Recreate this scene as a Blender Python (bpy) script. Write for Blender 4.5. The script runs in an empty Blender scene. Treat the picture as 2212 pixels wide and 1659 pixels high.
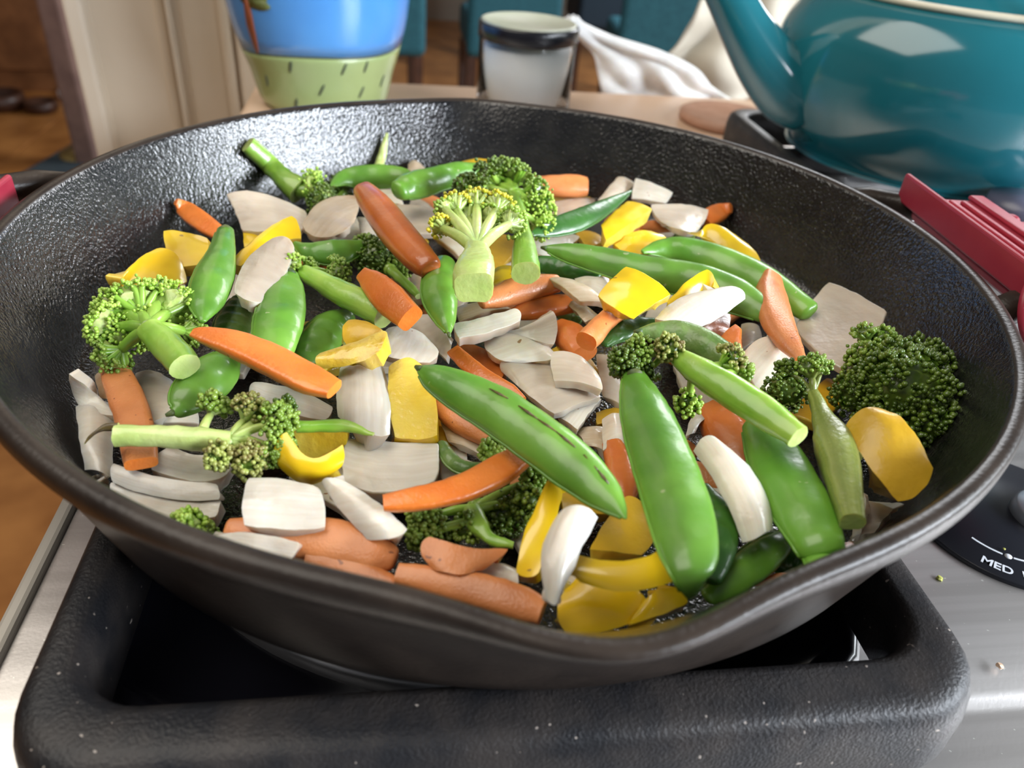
import bpy, bmesh, math, random
from mathutils import Vector, Matrix, noise
R_ = random.Random(7)
SC = bpy.context.scene
COL = SC.collection
FPX, CX, CY = 1661.0, 1106.0, 829.5
# ---------------------------------------------------------------- camera
RM = Matrix(((0.99685918, -0.07660159, -0.02009905), (0.02696381, 0.56692355, -0.823329), (0.07446293, 0.82020113, 0.56720841)))
ZF, ZR, PR = .041, .087, .17          # pan floor height, rim height, rim radius
CAM = Vector((0, -1.53696546 * PR, ZR + .65552703 * PR))
cd = bpy.data.cameras.new('camera'); cam = bpy.data.objects.new('camera', cd); COL.objects.link(cam)
cam.matrix_world = Matrix.Translation(CAM) @ RM.to_4x4()
cd.sensor_fit = 'HORIZONTAL'; cd.sensor_width = 36; cd.lens = 36 * FPX / 2212
cd.clip_start = .01; cd.clip_end = 60
cd.dof.use_dof = True; cd.dof.focus_distance = .245; cd.dof.aperture_fstop = 12.5
SC.camera = cam
# ---------------------------------------------------------------- world and lights
w = bpy.data.worlds.new('world'); SC.world = w; w.use_nodes = True
bg = w.node_tree.nodes['Background']; bg.inputs[0].default_value = (.95, .97, 1.0, 1); bg.inputs[1].default_value = .13
def area(name, loc, target, sx, sy, power, col):
    l = bpy.data.lights.new(name, 'AREA'); l.shape = 'RECTANGLE'; l.size = sx; l.size_y = sy; l.energy = power; l.color = col
    o = bpy.data.objects.new(name, l); COL.objects.link(o); o.location = loc
    o.rotation_euler = (Vector(target) - Vector(loc)).to_track_quat('-Z', 'Y').to_euler()
    return o
area('window_light_right', (1.50, -.62, .62), (-.05, .05, .07), 1.2, .36, 66, (.84, .91, 1.0))
area('side_fill_light', (1.95, .12, .72), (.25, .3, .08), .8, .7, 22, (.88, .95, 1.0))  # added fill from the right, brightens the kettle's right side and the jar
area('ceiling_lamp_light', (-.62, -.05, 1.35), (0, 0, 0), 1.15, 1.15, 18, (1.0, .93, .82))
area('dining_fill_light', (1.6, 3.2, 1.2), (0, 3.0, -.6), 1.4, 1.4, 80, (.95, .97, 1.0))  # added fill, no source of its own, brightens the far dining area
SC.view_settings.view_transform = 'Standard'; SC.view_settings.look = 'None'
SC.view_settings.gamma = 1.0; SC.view_settings.use_curve_mapping = False
SC.view_settings.exposure = 0.0

# ---------------------------------------------------------------- pixel helpers
def ray(px, py):
    return RM @ Vector(((px - CX) / FPX, -(py - CY) / FPX, -1.0))
def at(px, py, z):
    d = ray(px, py); return CAM + d * ((z - CAM.z) / d.z)
def aty(px, py, y):
    d = ray(px, py); return CAM + d * ((y - CAM.y) / d.y)
def wall_r(h):
    return .146 + .004 * min(1, h / .004) + .0152 * max(0, min(1, (h - .004) / .04))
def P(px, py, h, m=.0035):
    """food point under pixel at h mm above the pan floor, kept inside the pan wall"""
    h = h / 1000.0
    best = None
    for k in range(0, 120):
        for s in ((1, -1) if k else (1,)):
            hh = h + s * k * .0005
            if hh < .0015 or hh > .06: continue
            p = at(px, py, ZF + hh)
            if math.hypot(p.x, p.y) < wall_r(hh) - m: return p
    return at(px, py, ZF + h)
def depth(p): return -(RM.transposed() @ (p - CAM)).z

# ---------------------------------------------------------------- materials
def mat(name, c1, c2=None, scale=60, rough=.4, metal=0, bump=0, bscale=400, coat=0, sss=0, sr=.004, detail=3,
        stretch=None, c3=None, s3=20, t3=(.62, .72), spec=.5, coord='Object', trans=0, lo=.35, hi=.65, fleck=None):
    m = bpy.data.materials.new(name); m.use_nodes = True
    nt = m.node_tree; N = nt.nodes; L = nt.links; b = N['Principled BSDF']
    b.inputs['Base Color'].default_value = (*c1, 1); b.inputs['Roughness'].default_value = rough
    b.inputs['Metallic'].default_value = metal; b.inputs['Specular IOR Level'].default_value = spec
    b.inputs['Coat Weight'].default_value = coat; b.inputs['Coat Roughness'].default_value = .12
    if trans: b.inputs['Transmission Weight'].default_value = trans; b.inputs['IOR'].default_value = 1.18
    if sss:
        b.inputs['Subsurface Weight'].default_value = sss; b.inputs['Subsurface Radius'].default_value = (1, .6, .35)
        b.inputs['Subsurface Scale'].default_value = sr
    tc = N.new('ShaderNodeTexCoord'); oi = N.new('ShaderNodeObjectInfo')
    ad = N.new('ShaderNodeVectorMath'); ad.operation = 'ADD'
    L.new(tc.outputs[coord], ad.inputs[0])
    ml = N.new('ShaderNodeMath'); ml.operation = 'MULTIPLY'; ml.inputs[1].default_value = 7.3
    L.new(oi.outputs['Random'], ml.inputs[0]); L.new(ml.outputs[0], ad.inputs[1])
    src = ad.outputs[0]
    if stretch:
        mp = N.new('ShaderNodeMapping'); mp.inputs['Scale'].default_value = stretch; L.new(tc.outputs['UV'], mp.inputs[0])
        s2 = mp.outputs[0]
    else: s2 = src
    colr = None
    def mix(a, bcol, fac):
        x = N.new('ShaderNodeMix'); x.data_type = 'RGBA'
        L.new(fac, x.inputs[0])
        if isinstance(a, tuple): x.inputs[6].default_value = (*a, 1)
        else: L.new(a, x.inputs[6])
        x.inputs[7].default_value = (*bcol, 1)
        return x.outputs[2]
    if c2:
        n = N.new('ShaderNodeTexNoise'); n.inputs['Scale'].default_value = 1 if stretch else scale; n.inputs['Detail'].default_value = detail
        L.new(s2, n.inputs['Vector'])
        r = N.new('ShaderNodeMapRange'); r.inputs[1].default_value = lo; r.inputs[2].default_value = hi; L.new(n.outputs['Fac'], r.inputs[0])
        colr = mix(c1, c2, r.outputs[0])
    if c3:
        n = N.new('ShaderNodeTexNoise'); n.inputs['Scale'].default_value = s3; n.inputs['Detail'].default_value = 4; L.new(src, n.inputs['Vector'])
        r = N.new('ShaderNodeMapRange'); r.inputs[1].default_value = t3[0]; r.inputs[2].default_value = t3[1]; L.new(n.outputs['Fac'], r.inputs[0])
        colr = mix(colr or c1, c3, r.outputs[0])
    if fleck:
        n = N.new('ShaderNodeTexNoise'); n.inputs['Scale'].default_value = fleck[1]; n.inputs['Detail'].default_value = 1; L.new(src, n.inputs['Vector'])
        r = N.new('ShaderNodeMapRange'); r.inputs[1].default_value = fleck[2]; r.inputs[2].default_value = fleck[2] + .02; L.new(n.outputs['Fac'], r.inputs[0])
        colr = mix(colr or c1, fleck[0], r.outputs[0])
    if sss and colr:
        r = N.new('ShaderNodeMapRange'); r.inputs[3].default_value = .80; r.inputs[4].default_value = 1.12; L.new(oi.outputs['Random'], r.inputs[0])
        n = N.new('ShaderNodeTexNoise'); n.inputs['Scale'].default_value = 55; n.inputs['Detail'].default_value = 2; L.new(src, n.inputs['Vector'])
        r2 = N.new('ShaderNodeMapRange'); r2.inputs[1].default_value = .3; r2.inputs[2].default_value = .7; r2.inputs[3].default_value = .86; r2.inputs[4].default_value = 1.12; L.new(n.outputs['Fac'], r2.inputs[0])
        mu = N.new('ShaderNodeMath'); mu.operation = 'MULTIPLY'; L.new(r.outputs[0], mu.inputs[0]); L.new(r2.outputs[0], mu.inputs[1])
        hs = N.new('ShaderNodeHueSaturation'); L.new(mu.outputs[0], hs.inputs['Value']); L.new(colr, hs.inputs['Color']); colr = hs.outputs[0]
    if colr: L.new(colr, b.inputs['Base Color'])
    if bump:
        n = N.new('ShaderNodeTexNoise'); n.inputs['Scale'].default_value = bscale; n.inputs['Detail'].default_value = 2; L.new(src, n.inputs['Vector'])
        bp = N.new('ShaderNodeBump'); bp.inputs['Strength'].default_value = bump; bp.inputs['Distance'].default_value = .0006
        L.new(n.outputs['Fac'], bp.inputs['Height']); L.new(bp.outputs[0], b.inputs['Normal']); L.new(bp.outputs[0], b.inputs['Coat Normal'])
    return m
M = {}
M['iron'] = mat('cast_iron', (.006, .006, .007), (.016, .015, .014), scale=90, rough=.24, bump=.75, bscale=680, spec=.5, coat=.65)
M['iron_out'] = mat('cast_iron_outside', (.022, .016, .013), (.038, .028, .022), scale=60, rough=.34, bump=.2, bscale=700, spec=.28)
M['grate'] = mat('grate_iron', (.014, .014, .016), (.035, .030, .028), scale=70, rough=.42, bump=.4, bscale=1100, spec=.3, fleck=((.35, .3, .26), 500, .75))
M['steel'] = mat('brushed_steel', (.50, .475, .455), (.62, .59, .57), rough=.40, metal=.85, bump=.05, bscale=900, stretch=(3, 160, 1), fleck=((.85, .85, .8), 600, .76))
M['steel_edge'] = mat('steel_edge', (.50, .47, .42), rough=.45, metal=.2)
M['basin'] = mat('basin_steel', (.34, .35, .40), (.52, .52, .54), scale=12, rough=.32, metal=.8)
M['enamel'] = mat('black_enamel', (.010, .010, .016), rough=.16, spec=.8)
M['burner'] = mat('burner_aluminium', (.4, .4, .4), rough=.35, metal=1)
M['dial'] = mat('dial_black', (.008, .009, .014), rough=.3)
M['print'] = mat('dial_print', (.62, .64, .68), rough=.5)
M['knob'] = mat('knob_grey', (.30, .32, .36), rough=.35, metal=.6)
M['carrot'] = mat('carrot_peel', (.64, .215, .062), (.73, .27, .09), scale=120, rough=.42, sss=.2, sr=.002, bump=.22, bscale=1400, coat=.2, c3=(.62, .16, .04), s3=40, fleck=((.30, .09, .03), 420, .745))
M['carrot_cut'] = mat('carrot_cut', (.72, .17, .018), (.78, .22, .03), scale=90, rough=.38, sss=.25, sr=.003, bump=.25, bscale=800, coat=.35)
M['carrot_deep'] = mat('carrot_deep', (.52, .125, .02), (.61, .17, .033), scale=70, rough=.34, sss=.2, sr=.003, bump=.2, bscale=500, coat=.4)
M['onion'] = mat('onion', (.71, .635, .53), (.79, .735, .645), rough=.34, sss=.45, sr=.005, bump=.3, bscale=350, coat=.35, stretch=(1.0, 11, 1), c3=(.66, .54, .38), s3=28, t3=(.60, .78), fleck=((.35, .2, .1), 260, .765))
M['onion_long'] = mat('onion_long', (.71, .635, .53), (.80, .75, .66), rough=.30, sss=.45, sr=.005, bump=.2, bscale=350, coat=.45, stretch=(9, .8, 1), c3=(.66, .54, .38), s3=28, t3=(.62, .80))
M['onion_brown'] = mat('onion_browned', (.56, .43, .29), (.64, .53, .40), rough=.36, sss=.4, sr=.004, bump=.3, bscale=350, coat=.35, stretch=(1.0, 9, 1), c3=(.42, .24, .11), s3=36, t3=(.58, .75))
M['onion_clear'] = mat('onion_clear', (.60, .50, .40), (.67, .585, .48), rough=.3, sss=.5, sr=.006, bump=.25, bscale=300, coat=.4, stretch=(1.0, 8, 1), c3=(.50, .36, .22), s3=28, t3=(.60, .78))
M['pepper'] = mat('pepper_skin', (.80, .50, .008), (.88, .60, .012), scale=50, rough=.28, sss=.2, sr=.003, coat=.6, bump=.06, bscale=250, fleck=((.4, .22, .03), 300, .77))
M['pepper_flesh'] = mat('pepper_flesh', (.76, .50, .035), (.84, .62, .10), scale=80, rough=.3, sss=.35, sr=.004, coat=.5, bump=.5, bscale=480)
M['pepper_dull'] = mat('pepper_dull', (.62, .36, .01), (.70, .42, .02), scale=60, rough=.4, sss=.2, sr=.003, coat=.2, bump=.3, bscale=400)  # darker, duller skin; on shadowed pieces its colour carries the shade
M['pea'] = mat('pea_pod', (.10, .27, .024), (.17, .37, .045), scale=45, rough=.36, sss=.25, sr=.003, coat=.28, bump=.22, bscale=260, fleck=((.35, .45, .2), 330, .76))
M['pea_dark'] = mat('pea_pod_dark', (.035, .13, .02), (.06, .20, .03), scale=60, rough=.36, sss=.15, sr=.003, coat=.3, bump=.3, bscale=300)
M['pea_dull'] = mat('pea_pod_blistered', (.10, .20, .035), (.20, .30, .09), scale=140, rough=.42, sss=.15, sr=.003, coat=.2, bump=.7, bscale=350)
M['pea_end'] = mat('pea_end', (.05, .10, .03), (.10, .12, .03), scale=300, rough=.5)
M['char'] = mat('charred', (.06, .035, .012), (.13, .09, .02), scale=500, rough=.4, bump=.5)
M['stem'] = mat('broccoli_stem', (.20, .42, .035), (.36, .55, .09), scale=60, rough=.34, sss=.3, sr=.003, coat=.35, bump=.2, bscale=400)
M['stem_pale'] = mat('broccoli_stem_pale', (.42, .55, .14), (.56, .66, .24), scale=90, rough=.36, sss=.35, sr=.003, coat=.35, bump=.35, bscale=500)
M['stem_olive'] = mat('broccoli_stem_olive', (.20, .26, .045), (.32, .37, .09), rough=.38, sss=.25, sr=.003, coat=.3, bump=.4, bscale=500, stretch=(16, 1.5, 1))
M['bud_dark'] = mat('bud_dark', (.055, .105, .010), (.12, .19, .02), scale=300, rough=.36, coat=.35, lo=.4, hi=.6)
M['bud_mid'] = mat('bud_mid', (.13, .23, .02), (.25, .37, .05), scale=260, rough=.36, coat=.35)
M['bud_light'] = mat('bud_light', (.25, .44, .04), (.44, .60, .10), scale=260, rough=.36, coat=.35, sss=.2, sr=.002)
M['bud_yellow'] = mat('bud_yellow', (.36, .46, .04), (.72, .56, .03), scale=300, rough=.4, coat=.25, sss=.2, sr=.002)
M['bud_brown'] = mat('bud_brown', (.36, .42, .09), (.20, .15, .045), scale=300, rough=.45, coat=.3)
M['red'] = mat('red_silicone', (.31, .025, .045), (.35, .035, .055), scale=60, rough=.36, spec=.4)
M['kettle'] = mat('kettle_enamel', (.010, .125, .155), (.014, .16, .20), scale=8, rough=.13, coat=.6)
M['cream_metal'] = mat('kettle_rim', (.75, .70, .55), rough=.25)
M['dark_handle'] = mat('kettle_handle', (.02, .02, .02), rough=.4)
M['wood_top'] = mat('counter_wood', (.60, .40, .27), (.72, .51, .36), rough=.4, stretch=(2, 40, 1), coat=.1)
M['wood_floor'] = mat('floor_wood', (.33, .125, .03), (.52, .22, .06), scale=6, rough=.35, detail=6)
M['wood_dark'] = mat('dark_wood', (.045, .018, .010), (.08, .03, .015), scale=20, rough=.4)
M['wood_brown'] = mat('brown_wood', (.16, .06, .02), (.25, .10, .035), scale=12, rough=.45)
M['wood_mid'] = mat('chair_wood', (.30, .13, .06), (.40, .18, .09), scale=20, rough=.45)
M['mauve'] = mat('mauve_wood', (.20, .12, .10), (.26, .16, .13), scale=20, rough=.5)
M['teal'] = mat('teal_fabric', (.014, .095, .13), (.022, .13, .17), scale=80, rough=.85)
M['navy'] = mat('navy_fabric', (.012, .03, .05), rough=.8)
M['cream'] = mat('cream_paint', (.76, .665, .53), (.80, .71, .58), scale=10, rough=.45)
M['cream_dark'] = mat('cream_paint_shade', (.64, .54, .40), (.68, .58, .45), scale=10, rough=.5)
M['wall'] = mat('beige_wall', (.52, .47, .38), (.56, .51, .42), scale=4, rough=.8)
M['white_cloth'] = mat('white_cloth', (.80, .79, .77), (.88, .87, .85), scale=30, rough=.8, sss=.2, sr=.02)
M['rug'] = mat('rug', (.035, .055, .07), (.05, .07, .08), scale=30, rough=.95)
M['rug_yellow'] = mat('rug_yellow', (.42, .30, .10), (.35, .24, .07), scale=30, rough=.95)
M['blue'] = mat('blue_glaze', (.07, .26, .66), (.10, .34, .76), scale=9, rough=.2, coat=.4)
M['green_glaze'] = mat('green_glaze', (.33, .42, .17), (.38, .47, .20), scale=12, rough=.25, coat=.4)
M['line'] = mat('dark_glaze', (.06, .08, .05), rough=.3)
M['trunk'] = mat('brown_glaze', (.25, .07, .03), rough=.3)
M['leafblob'] = mat('olive_glaze', (.12, .14, .04), rough=.3)
M['glass'] = mat('clear_glass', (.99, 1, 1), rough=.03, trans=1.0)
M['wax'] = mat('label_white', (.86, .84, .80), rough=.6)
M['lid'] = mat('jar_lid', (.50, .52, .38), (.60, .60, .48), scale=30, rough=.3)
M['black_band'] = mat('lid_band', (.01, .01, .014), rough=.25)
M['coaster'] = mat('terracotta', (.42, .22, .14), (.50, .28, .19), scale=60, rough=.6)
M['white_gloss'] = mat('white_ceramic', (.8, .8, .82), rough=.2)
M['grey_plastic'] = mat('grey_plastic', (.10, .10, .15), rough=.3)
M['crumb'] = mat('crumb', (.45, .45, .10), rough=.7)

# ---------------------------------------------------------------- object helpers
def finish(name, verts, faces, mats, parent=None, midx=None, uvs=None, smooth=True):
    me = bpy.data.meshes.new(name); me.from_pydata([tuple(v) for v in verts], [], faces)
    for mm in (mats if isinstance(mats, (list, tuple)) else [mats]): me.materials.append(mm)
    if midx: me.polygons.foreach_set('material_index', midx)
    if smooth: me.polygons.foreach_set('use_smooth', [True] * len(me.polygons))
    if uvs:
        ul = me.uv_layers.new(name='UVMap')
        for lp in me.loops: ul.data[lp.index].uv = uvs[lp.vertex_index]
    me.validate(); me.update()
    o = bpy.data.objects.new(name, me); COL.objects.link(o)
    if parent: o.parent = parent
    return o
def tag(o, label, cat, group=None):
    o['label'] = label; o['category'] = cat
    if group: o['group'] = group
    return o
def struct(o): o['kind'] = 'structure'; return o
def stuff(o): o['kind'] = 'stuff'; return o
def empty(name, loc=(0, 0, 0), rz=0):
    o = bpy.data.objects.new(name, None); COL.objects.link(o); o.location = loc; o.rotation_euler = (0, 0, rz); o.empty_display_size = .01
    return o
def bev(o, wd, seg=2, ang=.6):
    b = o.modifiers.new('bevel', 'BEVEL'); b.width = wd; b.segments = seg; b.limit_method = 'ANGLE'; b.angle_limit = ang
    return o
def flatten_normals(o):
    b = o.modifiers.new('wn', 'WEIGHTED_NORMAL'); b.keep_sharp = False; return o
class MB:
    def __init__(s): s.v = []; s.f = []; s.m = []; s.uv = []
    def add(s, v, f, m=0, uv=None):
        k = len(s.v); s.v += [Vector(x) for x in v]; s.f += [tuple(i + k for i in q) for q in f]
        s.m += (m if isinstance(m, list) else [m] * len(f)); s.uv += (uv if uv else [(0, 0)] * len(v))
    def box(s, a, b, m=0):
        (x0, y0, z0), (x1, y1, z1) = a, b
        s.add([(x0, y0, z0), (x1, y0, z0), (x1, y1, z0), (x0, y1, z0), (x0, y0, z1), (x1, y0, z1), (x1, y1, z1), (x0, y1, z1)],
              [(0, 3, 2, 1), (4, 5, 6, 7), (0, 1, 5, 4), (1, 2, 6, 5), (2, 3, 7, 6), (3, 0, 4, 7)], m)
    def lathe(s, prof, seg=48, m=0, c=(0, 0, 0), rfun=None):
        """prof: list of (r, z[, material])"""
        v = []; f = []; mm = []
        n = len(prof)
        for j in range(seg):
            a = 2 * math.pi * j / seg
            for q in prof:
                r, z = q[0], q[1]
                if rfun: r, z = rfun(r, z, a)
                v.append((c[0] + r * math.cos(a), c[1] + r * math.sin(a), c[2] + z))
        for j in range(seg):
            k = (j + 1) % seg
            for i in range(n - 1):
                f.append((j * n + i, k * n + i, k * n + i + 1, j * n + i + 1)); mm.append(prof[i][2] if len(prof[i]) > 2 else m)
        s.add(v, f, mm)
    def tube(s, path, rad, seg=10, m=0, caps=True, n=2.0, flat=1.0, up=None, closed=False):
        """sweep; rad per point; n = superellipse exponent; flat = thickness ratio"""
        K = len(path); path = [Vector(p) for p in path]
        if not isinstance(rad, (list, tuple)): rad = [rad] * K
        v = []; f = []; uv = []
        for i in range(K):
            if closed: t = path[(i + 1) % K] - path[i - 1]
            else: t = path[min(i + 1, K - 1)] - path[max(i - 1, 0)]
            t.normalize()
            u = up if up else Vector((0, 0, 1))
            if abs(t.dot(u)) > .98: u = Vector((0, 1, 0))
            sd = t.cross(u).normalized(); upv = sd.cross(t).normalized()
            for j in range(seg):
                a = 2 * math.pi * (j + .5) / seg
                c, sn = math.cos(a), math.sin(a)
                x = math.copysign(abs(c) ** (2 / n), c); y = math.copysign(abs(sn) ** (2 / n), sn)
                v.append(path[i] + sd * x * rad[i] + upv * y * rad[i] * flat); uv.append((j / seg, i / max(1, K - 1)))
        for i in range(K if closed else K - 1):
            i2 = (i + 1) % K
            for j in range(seg):
                j2 = (j + 1) % seg
                f.append((i * seg + j, i * seg + j2, i2 * seg + j2, i2 * seg + j))
        if caps and not closed:
            f.append(tuple(reversed(range(seg)))); f.append(tuple((K - 1) * seg + j for j in range(seg)))
        s.add(v, f, m, uv)
    def build(s, name, mats, parent=None, smooth=True):
        return finish(name, s.v, s.f, mats, parent, s.m, s.uv, smooth)
def recalc(o):
    bm = bmesh.new(); bm.from_mesh(o.data); bmesh.ops.recalc_face_normals(bm, faces=bm.faces); bm.to_mesh(o.data); bm.free(); return o
def spline(pts, n):
    """Catmull-Rom through tuples of any length"""
    pts = [tuple(float(c) for c in p) for p in pts]
    q = [tuple(2 * a - b for a, b in zip(pts[0], pts[1]))] + pts + [tuple(2 * a - b for a, b in zip(pts[-1], pts[-2]))]
    out = []; S = len(pts) - 1
    for k in range(n + 1):
        t = k / n * S; i = min(int(t), S - 1); t -= i
        a, b, c, d = q[i:i + 4]
        out.append(tuple(.5 * ((2 * y) + (-x + z) * t + (2 * x - 5 * y + 4 * z - w_) * t * t + (-x + 3 * y - 3 * z + w_) * t ** 3) for x, y, z, w_ in zip(a, b, c, d)))
    return out

# ================================================================ SETTING
PHI = math.radians(8.5)                # stove, counter and handles are turned by this much against the pan's axes
CP, SP = math.cos(PHI), math.sin(PHI)
def loc(p): return (CP * p[0] + SP * p[1], -SP * p[0] + CP * p[1])
def wld(u, v, z=0): return Vector((CP * u - SP * v, SP * u + CP * v, z))
def turned(o): o.rotation_euler.z = PHI; return o

b = MB(); b.box((-6, -2.5, -.95), (6, 6.5, -.9)); fl = struct(b.build('floor', M['wood_floor'], smooth=False)); turned(fl)
pb = MB()
# long floorboards laid proud of the sub-floor in the part of the floor that shows at the left
for i in range(9):
    x0 = -3.6 + i * .30
    q = MB(); q.box((0, .6, -.9), (.292, 5.6, -.897)); o = bev(q.build('floorboard', M['wood_floor'], fl, smooth=False), .002, 1); o.location.x = x0
b = MB(); b.box((-6, 6.2, -.9), (6, 6.3, 2)); turned(struct(b.build('wall_back', M['wall'], smooth=False)))
b = MB(); b.box((-4.6, -2.5, -.9), (-4.5, 6.2, 2)); turned(struct(b.build('wall_left', M['wood_brown'], smooth=False)))

# cream panelled column left of the vase
def vert_board(name, x0, x1, yv, zb, zt, th, m, parent):
    b = MB(); b.box((x0, yv, zb), (x1, yv + th, zt)); o = b.build(name, m, parent, smooth=False); bev(o, .004, 2); return o
YC = .60
def uat(px, py): # local u where the pixel meets the panel plane v = YC
    d = ray(px, py); n = Vector((-SP, CP, 0)); t = (YC - CAM.dot(n)) / d.dot(n); p = CAM + d * t; return loc(p)[0]
col_ = struct(empty('trim_1')); turned(col_)
us = [uat(x, 100) for x in (167, 200, 342, 363, 378, 478, 500, 560)]
vert_board('panel', us[0], us[7], YC + .012, -.9, 1.6, .10, M['cream'], col_)
vert_board('corner_bead', us[0] - .004, us[1], YC - .006, -.9, 1.6, .05, M['cream'], col_)
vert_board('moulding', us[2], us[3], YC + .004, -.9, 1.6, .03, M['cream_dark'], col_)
vert_board('moulding', us[3] + .003, us[4], YC - .002, -.9, 1.6, .03, M['cream'], col_)
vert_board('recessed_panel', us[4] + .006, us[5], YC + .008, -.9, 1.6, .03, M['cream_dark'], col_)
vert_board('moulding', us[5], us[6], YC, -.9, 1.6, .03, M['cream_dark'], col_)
vert_board('moulding', us[6] + .004, us[7], YC + .002, -.9, 1.6, .03, M['cream'], col_)

# wooden counter behind the stove
b = MB(); b.box((-.175, .397, -.04), (1.3, .558, 0)); ct = b.build('counter', M['wood_top'], smooth=False); bev(ct, .006, 3); turned(ct)
tag(ct, 'pale wooden counter strip running behind the stove, carrying jar and vase', 'counter')
b = MB(); b.box((-.165, .405, -.9), (1.29, .55, -.041)); cb = turned(b.build('cupboard_front', M['cream'], ct, smooth=False)); cb.rotation_euler.z = 0

# ================================================================ STOVE
stove = empty('stove'); turned(stove)
tag(stove, 'brushed steel gas cooktop under the black skillet and kettle', 'stove')
# top as a height field with a raised rounded front edge and sunken burner wells
BU, BV = -.010, -.02
U0, U1, V0, V1 = -.152, .62, -.30, .395
b = MB(); NU, NV = 60, 300
def top_z(u, v):
    z = 0
    for (cu, cv, a) in ((.40, .26, .098),):
        d = (abs((u - cu) / a) ** 5 + abs((v - cv) / a) ** 5) ** .2
        z -= .010 * max(0, min(1, (1.0 - d) / .10))
    t = max(0, min(1, (-.110 - v) / .031)); z -= .0030 * t * t
    if v < -.1412: z -= .0012
    return z
vs = []; uvs = []
for j in range(NV + 1):
    for i in range(NU + 1):
        u = U0 + (U1 - U0) * i / NU; v = V0 + (V1 - V0) * j / NV
        vs.append((u, v, top_z(u, v))); uvs.append((u, v))
fs = [(j * (NU + 1) + i, j * (NU + 1) + i + 1, (j + 1) * (NU + 1) + i + 1, (j + 1) * (NU + 1) + i) for j in range(NV) for i in range(NU)]
b.add(vs, fs, 0, uvs); b.build('cooktop', M['steel'], stove)
b = MB(); b.box((U0 - .004, V0, -.045), (U0 + .001, V1, .003)); bev(b.build('side_trim', M['steel_edge'], stove, smooth=False), .0015, 2)
b = MB(); b.box((U0, V0 + .002, -.85), (U1, V0 + .01, -.008)); b.box((U0 - .002, V0 + .002, -.85), (U0 + .006, V1, -.046)); b.build('body_panel', M['steel'], stove, smooth=False)
def squircle_dish(cu, cv, prof, m, name, e=3.2):
    b = MB()
    def rf(r, z, a):
        c, s = abs(math.cos(a)), abs(math.sin(a)); return r / ((c ** e + s ** e) ** (1 / e)), z
    b.lathe(prof, 72, 0, (cu, cv, 0), rf); return b.build(name, m, stove)
squircle_dish(BU, BV, [(.121, .0003), (.1200, .0045), (.1170, .0066), (.1135, .0050), (.1110, .0015), (.100, .0010), (.0001, .0010)], M['enamel'], 'drip_tray', 7)
b = MB(); b.lathe([(.1165, .0011), (.1155, .0042), (.1130, .0056), (.1095, .0048), (.103, .0022), (.085, .0016), (.05, .0015), (.0001, .0014)], 96, 0, (BU - .002, BV + .004, 0)); b.build('drip_basin', M['basin'], stove)
squircle_dish(.40, .27, [(.092, -.004), (.088, -.0035), (.084, -.0045), (.078, -.0085), (.06, -.0092), (.0001, -.009)], M['basin'], 'drip_basin')
for (cu, cv, cz) in ((BU, BV, .003), (.40, .27, -.004)):
    b = MB(); b.lathe([(.030, -.006), (.031, .006), (.027, .010), (.026, .013), (.022, .0155), (.0001, .016)], 40, 0, (cu, cv, cz)); b.build('burner_head', M['burner'], stove)
def rrect(u0, u1, v0, v1, r, n=7):
    pts = []
    for (cx, cy, a0) in ((u1 - r, v1 - r, 0), (u0 + r, v1 - r, 90), (u0 + r, v0 + r, 180), (u1 - r, v0 + r, 270)):
        for k in range(n + 1):
            a = math.radians(a0 + 90 * k / n); pts.append((cx + r * math.cos(a), cy + r * math.sin(a)))
    return pts
def make_grate(u0, u1, v0, v1, label):
    g = empty('burner_grate'); turned(g); tag(g, label, 'grate', 'burner grates')
    wu, wv = .0120, .0190; zb, zt = .0090, .0352
    prof = [(.02, zb), (-.02, zb + .004), (-.01, zt - .010), (.03, zt - .0055), (.10, zt - .0022), (.22, zt - .0005), (.40, zt), (.80, zt), (.92, zt - .0008), (1.0, zt - .003), (1.03, zt - .008), (1.0, zb)]
    b = MB(); v = []; f = []
    for (s_, z_) in prof:
        v += [(p[0], p[1], z_) for p in rrect(u0 + s_ * wu, u1 - s_ * wu, v0 + s_ * wv, v1 - s_ * wv, .022 - .006 * s_)]
    n_ = len(v) // len(prof); m_ = len(prof)
    for k in range(m_):
        for q in range(n_): f.append((k * n_ + q, k * n_ + (q + 1) % n_, ((k + 1) % m_) * n_ + (q + 1) % n_, ((k + 1) % m_) * n_ + q))
    b.add(v, f); recalc(b.build('frame', M['grate'], g)); wd = wu
    cu, cv = (u0 + u1) / 2, (v0 + v1) / 2 + .02
    for (a, bb) in (((u0 + wu * .7, cv), (cu - .04, cv)), ((u1 - wu * .7, cv), (cu + .04, cv)), ((cu, v0 + wv * .7), (cu, cv - .04)), ((cu, v1 - wv * .7), (cu, cv + .04))):
        q = MB(); q.tube([Vector((a[0] + (bb[0] - a[0]) * k / 6, a[1] + (bb[1] - a[1]) * k / 6, .0255)) for k in range(7)], .006, 16, 0, n=3.2, flat=1.6); recalc(q.build('finger', M['grate'], g))
    for (x, y) in ((u0 + .009, v0 + .012), (u1 - .009, v0 + .012), (u0 + .009, v1 - .012), (u1 - .009, v1 - .012)):
        q = MB(); q.tube([(x, y, .0003 if y > -.1 else -.0038), (x, y, .012)], [.005, .006], 12); recalc(q.build('foot', M['grate'], g))
    return g
make_grate(-.1262, .1105, -.1668, .125, 'worn black cast iron grate in front, right under the skillet')
make_grate(.232, .50, .125, .385, 'dark cast iron grate at the back, under the teal kettle')

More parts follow.
